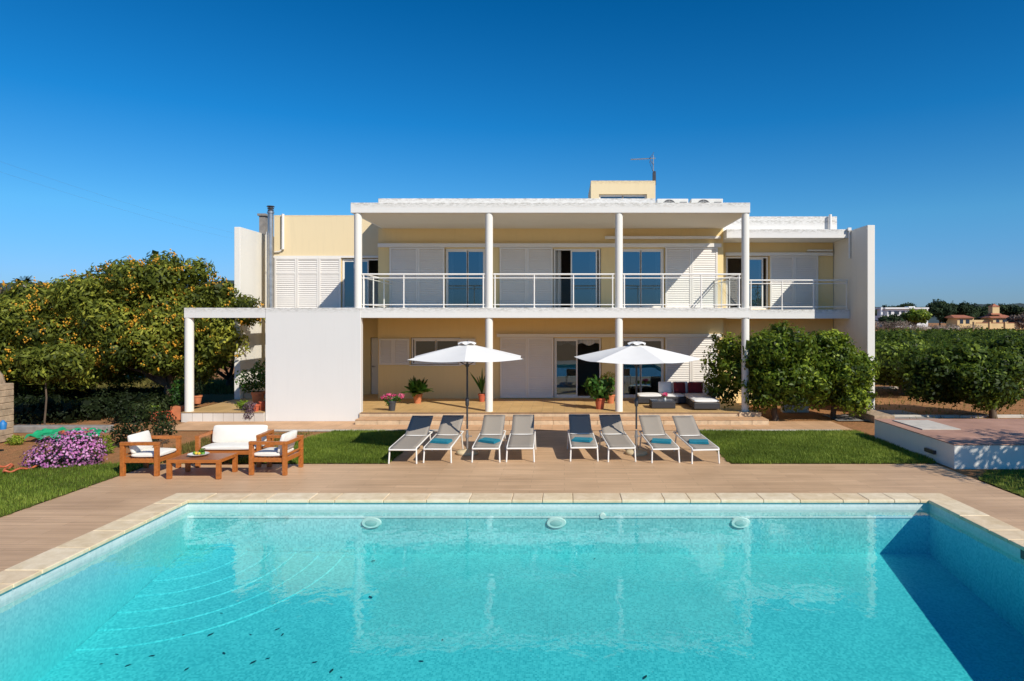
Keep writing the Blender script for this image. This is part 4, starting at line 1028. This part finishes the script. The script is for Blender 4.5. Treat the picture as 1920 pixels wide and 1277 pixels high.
p = pot('potted_plant', grd(289, 790, -.02), .15, .29, 'redpot', 'red clay pot with a pale flowered succulent at the end of the row'); foliage('leaves', [(0, 0, .36, .2, .15, .1), (-.1, 0, .4, .12, .1, .08)], 300, .07, .04, M['f_lime'], 20, p, tmix=.35)
p = pot('potted_plant', grd(312, 788, -.02), .14, .28, 'redpot', 'middle red clay pot with thin dark stems'); foliage('leaves', [(0, 0, .5, .2, .15, .25)], 170, .08, .03, M['f_dark'], 21, p, tmix=.5)
p = pot('potted_plant', grd(336, 786, -.02), .17, .4, 'terracotta', 'tall square terracotta planter beside the pergola column', square=True); foliage('leaves', [(-.05, 0, .75, .2, .18, .36), (0, 0, 1.0, .15, .15, .2)], 330, .11, .05, M['f_pot'], 22, p, tmix=.35)
p = pot('potted_plant', (wx(370, 21.9), 21.9, ZT), .14, .26, 'terracotta', 'shaded clay pot behind the pergola column'); foliage('leaves', [(0, 0, .5, .2, .15, .25)], 170, .09, .03, M['f_dark'], 23, p, tmix=.5)
def bush(name, loc, blobs, n, L, W, mat, seed, label, cat='shrub', tmix=.35, stems=True):
    root = empty(name, loc, label=label, cat=cat); rr = random.Random(seed)
    if stems:
        m = MB()
        for b in blobs: limb(m, (rr.uniform(-.05, .05), rr.uniform(-.05, .05), -.05), (b[0], b[1], b[2]), .018, .005, rr, 4)
        m.build('stems', M['bark'], root, smooth=True)
    foliage('leaves', blobs, n, L, W, M[mat], seed, root, tmix=tmix); return root
bush('flowering_shrub', grd(250, 838), [(0, 0, .5, .3, .25, .32), (.35, .2, .8, .3, .25, .28), (-.3, 0, .3, .22, .2, .25), (.55, .3, .5, .25, .2, .3), (0, .1, .9, .2, .2, .15)], 1700, .085, .04, 'f_dark', 31, 'dark leafy shrub behind the left teak armchair', tmix=.45)
bush('rose_bush', grd(298, 852), [(0, 0, .55, .16, .15, .12), (.15, 0, .68, .14, .1, .1), (-.1, 0, .35, .13, .1, .1), (.3, 0, .5, .08, .08, .08), (.02, 0, .78, .08, .08, .07)], 420, .055, .035, 'f_dark', 32, 'thin rose bush between the left armchair and the sofa', tmix=.55)
bush('small_plant', grd(197, 850), [(0, 0, .2, .09, .08, .18), (.05, 0, .1, .1, .08, .1)], 300, .12, .02, 'f_lime', 33, 'yellow green tufted plant right of the flower mound', 'plant', .45, False)
bush('small_plant', grd(30, 833), [(0, 0, .1, .17, .1, .1)], 260, .08, .03, 'f_lime', 34, 'small lime green plant at the end of the green tarpaulin', 'plant', .5, False)
# pink flower mound
fm = empty('flower_mound', grd(122, 872), label='rounded mound of pink daisies on the lawn edge', cat='flowers')
bl = [(0, 0, .2, .60, .42, .42), (.25, .1, .3, .42, .35, .38), (-.3, -.1, .12, .40, .35, .30), (.1, .1, .38, .35, .3, .28), (.5, .05, .2, .22, .25, .3)]
foliage('foliage', bl, 3500, .06, .03, M['f_dark'], 35, fm, inner=.6)
rng = np.random.default_rng(36); P, U, _ = crown_points(bl, 2600, rng, 0); k = (P[:, 2] > 0.0); P = P[k] + U[k] * .02; U = U[k]; V = []; T = []
for pt, u in zip(P, U):
    u = u + rng.normal(0, .25, 3); u /= np.linalg.norm(u); a = np.cross(u, [0, 0, 1.0]); a /= max(np.linalg.norm(a), 1e-6); b_ = np.cross(u, a); r = rng.uniform(.022, .034); tv = rng.uniform(.2, 1)
    for q in range(3):
        t0 = q * math.pi / 3
        d = (a * math.cos(t0) + b_ * math.sin(t0)) * r; e = (-a * math.sin(t0) + b_ * math.cos(t0)) * r * .38
        V += [pt - d + u * .006, pt - e, pt + d + u * .006, pt + e]; T.append(tv)
np_mesh('blossoms', np.array(V), 4, M['petal'], np.array(T), fm)['kind'] = 'stuff'
# things on the left margin
p = pot('clay_bowl', grd(143, 824), .34, .22, 'redpot', 'wide red clay bowl behind the flower mound', 'pot')
m = MB(); rr = random.Random(5); vs = []; nx, ny = 16, 7
x0, Y0 = wx(58, 16.7), 16.45
for j in range(ny + 1):
    for i in range(nx + 1):
        vs.append((x0 + 1.65 * i / nx + rr.uniform(-.03, .03), Y0 + .6 * j / ny + rr.uniform(-.03, .03), .03 + .10 * abs(math.sin(i * .8 + j)) + rr.uniform(0, .04) + .12 * (j / ny)))
m.add(vs, [(j * (nx + 1) + i, j * (nx + 1) + i + 1, (j + 1) * (nx + 1) + i + 1, (j + 1) * (nx + 1) + i) for j in range(ny) for i in range(nx)])
o = m.build('tarpaulin', M['tarp'], None, smooth=True); tag(o, 'crumpled green tarpaulin on the ground behind the flowers', 'tarpaulin')
m = MB(); m.box(wx(22, 18), wx(205, 18), 17.9, 18.2, -.02, .16); tag(m.build('garden_kerb', M['greystone'], bevel=.02), 'grey stone kerb in the shade below the loquat trees', 'kerb')
m = MB(); pts = []
for i in range(40):
    t_ = i / 39; pts.append((wx(-30 + 75 * t_, 13.2), 13.35 + .3 * math.sin(t_ * 7), .0 + .05 + .02 * math.sin(i)))
m.tube(pts, .02, 8); tag(m.build('orange_hose', M['orangehose'], smooth=True), 'orange hose lying on the red soil', 'hose')
# stone barbecue at the left edge
ov_ = empty('stone_oven', (wx(-30, 16.3), 16.3, 0), label='rough stone garden oven with dark arched mouth at the left edge', cat='oven')
m = MB(); rr = random.Random(8)
z = 0
while z < 1.25:
    x = -.75
    while x < .32:
        w_ = rr.uniform(.16, .3); x1 = min(x + w_, .32)
        if not (z > .35 and z < .85 and x1 > -.5 and x < .02): m.box(x + .004, x1 - .004, -.3 + rr.uniform(-.02, .02), .5, z + .003, z + .153)
        x = x1
    z += .156
m.build('stonework', M['stone'], ov_, bevel=.015)
MB().box(-.6, .1, -.12, .4, .3, .9).build('oven_mouth', M['black'], ov_)  # solid black block filling the opening
m = MB(); m.lathe([(.5, 1.25), (.42, 1.6), (.2, 1.95), (.16, 2.2)], (-.2, .15, 0), 16); m.build('chimney_hood', M['stone'], ov_)
MB().box(-.5, .3, -.95, -.6, 0, .36).build('stone_block', M['greystone'], ov_, bevel=.02)
m = MB(); m.lathe([(.06, 0), (.075, .13), (.04, .17), (.02, .2)], (0, 0, 0), 16); o = m.build('bucket', M['blueplastic'], None, smooth=True); o.location = (wx(4, 14.9), 14.92, .56); tag(o, 'blue plastic container on the stone oven ledge', 'container')
MB().box(-.35, .3, -.55, -.3, .48, .56).build('shelf', M['stone'], ov_, bevel=.01)

# ------------------------------------------------------------------ platform on the right
pf = empty('walled_platform', (10.4, 15.3, 0), label='raised platform with white walls and red paved top', cat='platform')
def pb(nm, mt, *b, **k): return MB().box(*b).build(nm, M[mt], pf, world=True, **k)
pb('wall', 'white', 7.77, 13.4, 13.6, 17.1, -.05, .455, bevel=.01); pb('paved_top', 'redtile', 7.755, 13.42, 13.585, 17.12, .456, .475, bevel=.004)
pb('hatch', 'kerb', 8.05, 8.92, 15.35, 16.75, .476, .50, bevel=.006)
MB().box(7.70, 7.768, 14.25, 14.62, .14, .22).build('outlet', M['darkmetal'], pf, world=True, bevel=.01)
# garden walls by the right wing
tag(MB().box(7.0, 7.85, 21.9, 22.1, -.02, .62).build('garden_wall', M['white'], bevel=.01), 'short white garden wall behind the left citrus tree', 'wall')
tag(MB().box(8.9, 9.5, 19.6, 21.4, -.02, .2).build('garden_step', M['stone'], bevel=.02), 'low brown stone ledge at the foot of the blade wall', 'ledge')
for x0, x1, y, n in ((10.0, 22, 20.7, 'pale kerb beside the orchard, nearer the platform'), (10.4, 34, 29.5, 'pale kerb further inside the orchard')):
    m = MB(); x = x0; rr = random.Random(3)
    while x < x1: m.box(x, x + .98, y + rr.uniform(-.01, .01), y + .16, -.03, .05 + rr.uniform(0, .015)); x += 1
    tag(m.build('garden_kerb', M['kerb'], bevel=.01), n, 'kerb')
sheet('concrete_pad', [(8.0, 19.9), (11.2, 19.9), (11.0, 22.3), (9.8, 22.3), (9.8, 21.2), (8.0, 21.2)], .01, M['greystone'])

# ------------------------------------------------------------------ trees
LQ = 'trees heavy with orange fruit at the left of the villa'
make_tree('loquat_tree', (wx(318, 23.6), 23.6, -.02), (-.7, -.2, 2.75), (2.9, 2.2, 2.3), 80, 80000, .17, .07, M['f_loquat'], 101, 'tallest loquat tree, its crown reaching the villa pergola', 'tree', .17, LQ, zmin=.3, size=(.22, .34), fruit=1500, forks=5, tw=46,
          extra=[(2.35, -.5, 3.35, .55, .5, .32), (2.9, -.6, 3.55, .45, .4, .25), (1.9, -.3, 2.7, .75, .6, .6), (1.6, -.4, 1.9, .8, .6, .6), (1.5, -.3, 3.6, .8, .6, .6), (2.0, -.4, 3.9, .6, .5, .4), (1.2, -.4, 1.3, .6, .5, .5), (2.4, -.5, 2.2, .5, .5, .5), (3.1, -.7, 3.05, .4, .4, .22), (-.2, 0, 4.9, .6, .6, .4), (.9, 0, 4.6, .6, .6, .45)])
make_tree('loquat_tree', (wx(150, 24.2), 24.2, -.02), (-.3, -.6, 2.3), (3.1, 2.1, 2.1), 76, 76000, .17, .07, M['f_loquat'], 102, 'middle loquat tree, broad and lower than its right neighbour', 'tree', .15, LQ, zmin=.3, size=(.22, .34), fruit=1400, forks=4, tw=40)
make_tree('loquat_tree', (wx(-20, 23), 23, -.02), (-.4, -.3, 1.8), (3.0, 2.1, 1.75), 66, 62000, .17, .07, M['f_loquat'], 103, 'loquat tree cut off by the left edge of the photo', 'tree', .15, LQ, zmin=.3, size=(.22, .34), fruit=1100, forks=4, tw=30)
make_tree('loquat_sapling', (wx(86, 18.4), 18.4, -.02), (.1, .1, 1.75), (.8, .6, .5), 12, 3800, .17, .066, M['f_loquat'], 104, 'slim young loquat tree with a bare trunk behind the tarpaulin', 'tree', .022, None, zmin=1.1, size=(.45, .6), fruit=0, forks=3, tw=0, tmix=.35)
for i, (px, Y, h, lab) in enumerate(((430, 30, 3.3, 'dark tree behind the pergola column'), (250, 33, 3.2, 'dark tree far behind the tallest loquat'))):
    make_tree('dark_tree', (wx(px, Y), Y, -.02), (0, 0, h * .55), (2.4, 2.0, h * .52), 22, 9000, .2, .09, M['f_dark'], 110 + i, lab, 'tree', .14, None, zmin=.3, tw=14, tmix=.5)
CT = 'citrus trees by the right wing'
make_tree('citrus_tree', (wx(1452, 20.1), 20.1, -.02), (.1, .1, 1.55), (1.5, 1.0, 1.35), 60, 30000, .125, .065, M['f_citrus'], 121, 'bushy citrus tree whose crown surrounds the last terrace column', 'tree', .09, CT, zmin=.15, size=(.18, .42), forks=4, tw=110,
          extra=[(-1.35, 1.0, 1.55, .55, .5, .75), (-1.15, .95, 2.1, .45, .4, .45), (-1.5, .9, 1.0, .4, .4, .4), (-.8, .7, 1.5, .5, .5, .8), (.55, .2, 2.0, .5, .5, .5), (0, 0, 2.25, .5, .5, .4), (-.45, -.35, .75, .5, .4, .4), (.45, -.3, .7, .45, .4, .35), (-.1, -.5, 1.1, .5, .4, .5), (-1.2, .8, .75, .35, .35, .35), (.85, 0, 1.2, .5, .5, .5), (.9, -.1, 1.9, .4, .4, .4)])
make_tree('citrus_tree', (wx(1562, 20.5), 20.5, -.02), (-.1, -.1, 1.4), (1.3, .95, 1.25), 56, 26000, .125, .065, M['f_citrus'], 122, 'citrus tree in front of the white blade wall', 'tree', .08, CT, zmin=.1, size=(.18, .42), forks=4, tw=110, extra=[(.65, 0, .9, .42, .4, .55), (-.2, -.1, 2.3, .4, .4, .35), (.7, 0, 1.5, .35, .4, .35), (-.65, -.3, .75, .45, .4, .4), (.45, -.4, .6, .45, .4, .4), (.8, -.2, .5, .28, .3, .3), (-.15, -.4, .9, .4, .4, .4)])
rng_ = random.Random(12)
hb = [(rng_.uniform(-5.2, 2.6), rng_.uniform(-1.5, 3.6), .2, rng_.uniform(.4, .7), rng_.uniform(.4, .7), rng_.uniform(.22, .45)) for _ in range(110)]
hb = [b for b in hb if b[0] < 1.6 + (2.0 - b[1]) * .2]
hd = empty('low_hedge', (-14.4, 21.2, 0), label='dark low hedge in the shade under the loquat trees', cat='hedge')
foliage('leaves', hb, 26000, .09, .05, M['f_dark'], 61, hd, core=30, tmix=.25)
# orchard
OG = 'orange trees in the orchard rows'
near = make_tree('orchard_tree', (wx(1862, 20.6), 20.6, -.02), (-.6, .4, 1.3), (1.9, 1.5, 1.1), 60, 34000, .15, .075, M['f_orchard'], 131, 'nearest orchard tree, its trunk rising just behind the platform', 'tree', .1, OG, zmin=.4, size=(.18, .4), forks=4, tw=60)
v1 = make_tree('orchard_tree', (13.4, 27.2, -.02), (0, 0, 1.2), (2.5, 2.2, 1.0), 50, 26000, .16, .08, M['f_orchard'], 132, 'orchard tree just right of the blade wall', 'tree', .1, OG, zmin=.25, size=(.2, .4), tw=50)
v2 = make_tree('orchard_tree', (18.2, 26.8, -.02), (0, 0, 1.2), (2.5, 2.2, 1.0), 50, 26000, .16, .08, M['f_orchard'], 133, 'orchard tree right behind the nearest one', 'tree', .1, OG, zmin=.25, size=(.2, .4), tw=50)
rr = random.Random(77)
Y = 31.6; row = 0
while Y < 66:
    x = 11.6 + (row % 2) * .8
    while x < Y * 862 / F + 3:
        if not (x < 15 and Y < 27):
            copy_tree(rr.choice((v1, v2)), (x + rr.uniform(-.4, .4), Y + rr.uniform(-.4, .4), -.02), rr.uniform(0, 6.28), rr.uniform(.76, .88), 'dense green orange tree in the orchard rows behind the nearest trees', 'orange trees deep in the orchard')
        x += 4.2
    Y += 4.4; row += 1
rng = np.random.default_rng(8); n = 900; bl = []
for i in range(n):
    y = rng.uniform(66, 125); x = rng.uniform(8, y * 870 / F + 6); bl.append([x, y, rng.uniform(.4, .65), rng.uniform(1.2, 2), rng.uniform(1.2, 2), rng.uniform(.7, .95)])
rngp = np.random.default_rng(9); B = np.array(bl); nL = 30000; idx = rngp.integers(0, n, nL); u = unit(rngp.normal(0, 1, (nL, 3))); P = B[idx, :3] + u * B[idx, 3:]
o = np_mesh('orchard', leaves(P, u, .5, .3, rngp), 4, M['f_orchard'], .35 + .2 * rngp.normal(0, 1, nL)); tag(o, 'far orchard canopy merging into one green mass', 'orchard', kind='stuff')
# tree out of the picture on the right, whose shade falls on the platform wall and deck
make_tree('shade_tree', (13.1, 10.1, -.02), (-.7, .1, 3.0), (2.3, 2.0, 1.7), 34, 7500, .16, .08, M['f_citrus'], 140, 'leafy tree beyond the right edge that shades the platform wall', 'tree', .14, None, zmin=.9, tw=40, core=2)

# ------------------------------------------------------------------ far background
def far_tree(px, py_top, Y, w, h, seed, label, mat='f_pine', name='pine_tree', n=3500, group='trees around the far houses', z0=None):
    zt = wz(py_top, Y); z0 = -.02
    hh = zt - z0
    return make_tree(name, (wx(px, Y), Y, z0), (0, 0, hh * .6), (w, w * .8, hh * .42), 16, n, .9, .5, M[mat], seed, label, 'tree', .3, group, zmin=1, tw=8, tmix=.4)
far_tree(1762, 565, 250, 7.5, 9, 201, 'tallest dark pine between the two far houses')
far_tree(1795, 567, 262, 7, 9, 202, 'broad dark pine left of the red roofed house')
far_tree(1832, 573, 268, 8, 8, 203, 'dark pine behind the red roofed house')
far_tree(1890, 574, 285, 10, 8, 204, 'low dark trees at the right edge behind the far house')
far_tree(1716, 582, 222, 5, 5, 205, 'round green tree in front of the white far house', 'f_citrus', 'round_tree')
far_tree(1672, 594, 215, 4, 4, 206, 'small dark tree below the white far house', 'f_pine', 'round_tree')
far_tree(1698, 569, 300, 6, 9, 207, 'thin dark tree behind the white far house')
far_tree(1655, 576, 310, 9, 7, 208, 'dark tree beside the blade wall in the far distance')
far_tree(1860, 577, 300, 12, 7, 209, 'dark tree directly behind the chimney tower')
far_tree(1915, 590, 230, 5, 5, 210, 'brownish tree at the right edge beside the cream wall', 'f_brush', 'bare_tree')
bush('brush', (wx(1660, 205), 205, 0), [(x, rr.uniform(-2, 2), 1.2, 2, 2, 1.3) for x in np.arange(-7, 8, 1.4)], 2600, .9, .12, 'f_brush', 211, 'grey brown bare brush below the white far house', 'brush', .5, False)
bush('brush', (wx(1768, 195), 195, 0), [(x, rr.uniform(-2, 2), .6, 2, 2, .9) for x in np.arange(-9, 9, 1.6)], 2200, .8, .12, 'f_brush', 212, 'pale bare brush before the low far wall', 'brush', .7, False)
YH = 240
def fb(root, nm, mt, px0, px1, py0, py1, y0, y1):
    """front rectangle given at depth y0"""
    return MB().box(wx(px0, y0), wx(px1, y0), y0, y1, wz(py1, y0), wz(py0, y0)).build(nm, M[mt], root, world=True)
h1 = empty('white_house', (wx(1695, YH), YH, 0), label='flat roofed white house far away beside the blade wall', cat='house')
fb(h1, 'wall', 'farwhite', 1664, 1740, 579.5, 614, YH, YH + 8); fb(h1, 'roof', 'farwhite', 1660, 1742, 576.5, 579.3, YH - 1, YH + 8.5); fb(h1, 'stair_block', 'farwhite', 1704, 1716, 574.5, 576.4, YH + 1, YH + 4)
fb(h1, 'chimney', 'farwhite', 1652, 1655, 576, 590, YH, YH + 1); fb(h1, 'terrace_wall', 'farwhite', 1668, 1690, 592, 598, YH - 3, YH - 2.6); fb(h1, 'porch', 'farwhite', 1650, 1660, 592, 600, YH - 3, YH + 2)
for a, b_ in ((1666, 1671), (1677, 1686), (1690, 1697), (1722, 1728)): fb(h1, 'window', 'farglass', a, b_, 583.5, 590, YH - .05, YH + .2)
h2 = empty('red_roofed_house', (wx(1850, YH), YH, 0), label='low cream house with red tiled roofs and a chimney tower', cat='house')
fb(h2, 'wall', 'farcream', 1795, 1826, 596, 615, YH, YH + 7); fb(h2, 'wall', 'farcream', 1862, 1902, 596, 615, YH, YH + 7); fb(h2, 'wall', 'farcream', 1826.2, 1861.8, 600, 615, YH + 2, YH + 6)
def hip(px0, px1, pye, pyr, y0, y1):
    x0, x1 = wx(px0, y0), wx(px1, y0); ze, zr = wz(pye, y0), wz(pyr, y0); ym = (y0 + y1) / 2; i = (x1 - x0) * .18
    MB().add([(x0, y0, ze), (x1, y0, ze), (x1, y1, ze), (x0, y1, ze), (x0 + i, ym, zr), (x1 - i, ym, zr)], [(0, 1, 5, 4), (1, 2, 5), (2, 3, 4, 5), (3, 0, 4), (0, 3, 2, 1)]).build('roof', M['roofred'], h2, world=True)
hip(1789, 1829, 596, 590.5, YH - .8, YH + 8); hip(1858, 1906, 596, 590, YH - .8, YH + 8); hip(1859, 1880, 590, 586, YH + 1, YH + 4)
fb(h2, 'chimney_tower', 'farcream', 1861, 1874, 575, 592, YH + 2, YH + 4.4)
t0 = MB(); x0, x1 = wx(1860, YH + 2), wx(1875, YH + 2); t0.add([(x0, YH + 1.8, wz(575, YH + 2)), (x1, YH + 1.8, wz(575, YH + 2)), (x1, YH + 4.6, wz(575, YH + 2)), (x0, YH + 4.6, wz(575, YH + 2)), ((x0 + x1) / 2, YH + 3.2, wz(569, YH + 2))], [(0, 1, 4), (1, 2, 4), (2, 3, 4), (3, 0, 4), (0, 3, 2, 1)]).build('tower_roof', M['roofred'], h2, world=True)
for a, b_ in ((1800, 1806), (1811, 1818), (1868, 1874), (1880, 1888)): fb(h2, 'window', 'farglass', a, b_, 599, 607, YH - .05, YH + .2)
fw = empty('boundary_wall', (wx(1870, YH - 12), YH - 12, 0), label='long cream boundary wall before the red roofed far house', cat='wall')
fb(fw, 'wall', 'farcream', 1830, 1914, 606, 616.5, YH - 12, YH - 11.6); fb(fw, 'coping', 'roofred', 1829.5, 1914.5, 604.8, 605.9, YH - 12.1, YH - 11.5)
for a in (1828, 1857, 1886, 1914): fb(fw, 'pier', 'farcream', a - 1.2, a + 1.2, 603.5, 617, YH - 12.4, YH - 11.3)
fw2 = empty('field_wall', (wx(1760, 205), 205, 0), label='low pale field wall between orchard and far houses', cat='wall')
fb(fw2, 'wall', 'kerb', 1706, 1799, 613, 620, 206, 206.4); fb(fw2, 'pier', 'kerb', 1791, 1798, 611, 620, 205.6, 205.9)
# palm and scrub far left
pl = empty('palm_tree', (wx(44, 60), 60, 0), label='lone palm tree on the skyline at the far left', cat='palm tree')
MB().tube([(0, 0, -.1), (.1, 0, 2.4), (0, 0, wz(532, 60))], [.42, .36, .4], 12).build('trunk', M['kerb'], pl, smooth=True)
fronds(pl, 34, 1.35, wz(533, 60), 41, 'f_dark', .3, 1.2, .9, .06)
make_tree('reddish_tree', (wx(4, 45), 45, -.02), (0, 0, 3.6), (2.0, 1.8, 1.9), 14, 3500, .3, .12, M['f_brush'], 213, 'reddish brown tree at the far left edge', 'tree', .16, None, zmin=1, tw=10)
for i, (px, Y, pt, w_) in enumerate(((95, 70, 548, 5), (180, 75, 545, 6), (-10, 66, 550, 5), (420, 80, 545, 6), (330, 72, 560, 5))):
    zt = wz(pt, Y); make_tree('dark_tree', (wx(px, Y), Y, -.02), (0, 0, zt * .55), (w_, w_ * .8, zt * .45), 14, 3500, .5, .25, M['f_pine'], 220 + i, ['dark tree right of the palm', 'dark tree on the left skyline behind the middle loquat', 'dark tree left of the palm', 'distant dark tree beside the left blade wall', 'distant dark tree behind the tallest loquat crown'][i], 'tree', .2, None, zmin=.5, tw=8)
def hills(name, pts, Y, seed):
    """ridge profile given as (px, py)"""
    rng = random.Random(seed); m = MB(); vs = []; n = 0
    xs = np.interp(np.linspace(0, 1, 240), np.linspace(0, 1, len(pts)), [p[0] for p in pts]); ys = np.interp(xs, [p[0] for p in pts], [p[1] for p in pts])
    for k, (a, b_) in enumerate(zip(xs, ys)):
        j = 1.2 * math.sin(k * .31 + seed) + .7 * math.sin(k * .83) + rng.uniform(-.35, .35)
        x = wx(a, Y); z = wz(b_ + j, Y); vs += [(x, Y, z), (x, Y + 250, z * .8), (x, Y - 350, -6)]
    for k in range(len(xs) - 1): m.add([], []); m.f += [(3 * k, 3 * k + 3, 3 * k + 4, 3 * k + 1), (3 * k + 2, 3 * k + 5, 3 * k + 3, 3 * k)]; m.t += [.5, .5]
    m.v = vs; o = m.build(name, M['hill'], smooth=True); o['kind'] = 'structure'
hills('hills', [(-400, 528), (0, 530), (90, 531), (170, 534), (440, 527), (800, 545), (1200, 560), (1600, 574), (1680, 576), (1780, 577), (1830, 569), (1870, 573), (1920, 569), (2400, 560)], 2400, 1)
hills('hills_near', [(-400, 556), (0, 560), (200, 566), (440, 556), (800, 580), (1500, 588), (1640, 577), (1700, 583), (1800, 581), (1920, 577), (2400, 575)], 900, 4)
# power cables
for k, (y0, y1) in enumerate(((300, 436), (321, 446))):
    m = MB(); A = Vector((wx(-80, 30), 30, wz(y0 - 25, 30))); Bq = Vector((wx(470, 70), 70, wz(y1 + 8, 70)))
    pts = []
    for i in range(31):
        t_ = i / 30; q = A.lerp(Bq, t_); q.z -= .9 * 4 * t_ * (1 - t_) * .35; pts.append(q)
    m.tube(pts, .003, 5); tag(m.build('power_cable', M['cable']), ('upper' if k == 0 else 'lower') + ' thin power cable crossing the sky at the left', 'cable')

# ------------------------------------------------------------------ light, sky, camera
sd = Vector((.92, -1, 1.034)).normalized()
elev = math.asin(sd.z); az = math.atan2(sd.x, sd.y)
W = bpy.data.worlds.new('World'); scene.world = W; W.use_nodes = True; nt = W.node_tree
bg = nt.nodes['Background']; sky = nt.nodes.new('ShaderNodeTexSky'); sky.sky_type = 'NISHITA'; sky.sun_disc = False
sky.sun_elevation = elev; sky.sun_rotation = az; sky.air_density = 1.0; sky.dust_density = .15; sky.ozone_density = 4.0; sky.altitude = 0
hs = nt.nodes.new('ShaderNodeHueSaturation'); hs.inputs['Saturation'].default_value = 1.22; hs.inputs['Value'].default_value = 1.0
tc = nt.nodes.new('ShaderNodeTexCoord'); sx = nt.nodes.new('ShaderNodeSeparateXYZ'); nt.links.new(tc.outputs['Generated'], sx.inputs[0])
tint = ramp(nt, sx.outputs[2], [(0, (.31, .46, .78)), (.06, (.34, .58, .93)), (.14, (.29, .72, .97)), (.27, (.06, .60, .95)), (.43, (.01, .47, .80))])
nt.links.new(mixc(nt, 1.0, sky.outputs[0], tint, 'MULTIPLY'), bg.inputs[0]); bg.inputs[1].default_value = .12
L = bpy.data.lights.new('sun', 'SUN'); L.energy = 4.9; L.angle = R(.53); L.color = (1, .93, .81)
lo = bpy.data.objects.new('sun', L); lo.rotation_euler = (-sd).to_track_quat('-Z', 'Y').to_euler(); link(lo)
cam = bpy.data.cameras.new('camera'); cam.sensor_width = 36; cam.lens = 24; cam.shift_x = -(CX - 960) / 1920; cam.shift_y = -(638.5 - CY) / 1920; cam.clip_end = 8000
co = bpy.data.objects.new('camera', cam); co.location = (0, 0, H); co.rotation_euler = (R(90), 0, 0); link(co); scene.camera = co
scene.view_settings.view_transform = 'Standard'; scene.view_settings.look = 'None'; scene.view_settings.exposure = 0
cy = scene.cycles; cy.max_bounces = 8; cy.diffuse_bounces = 4; cy.glossy_bounces = 4; cy.transparent_max_bounces = 12; cy.transmission_bounces = 4
cy.use_denoising = True; cy.sample_clamp_indirect = 6; cy.caustics_reflective = False; cy.caustics_refractive = False
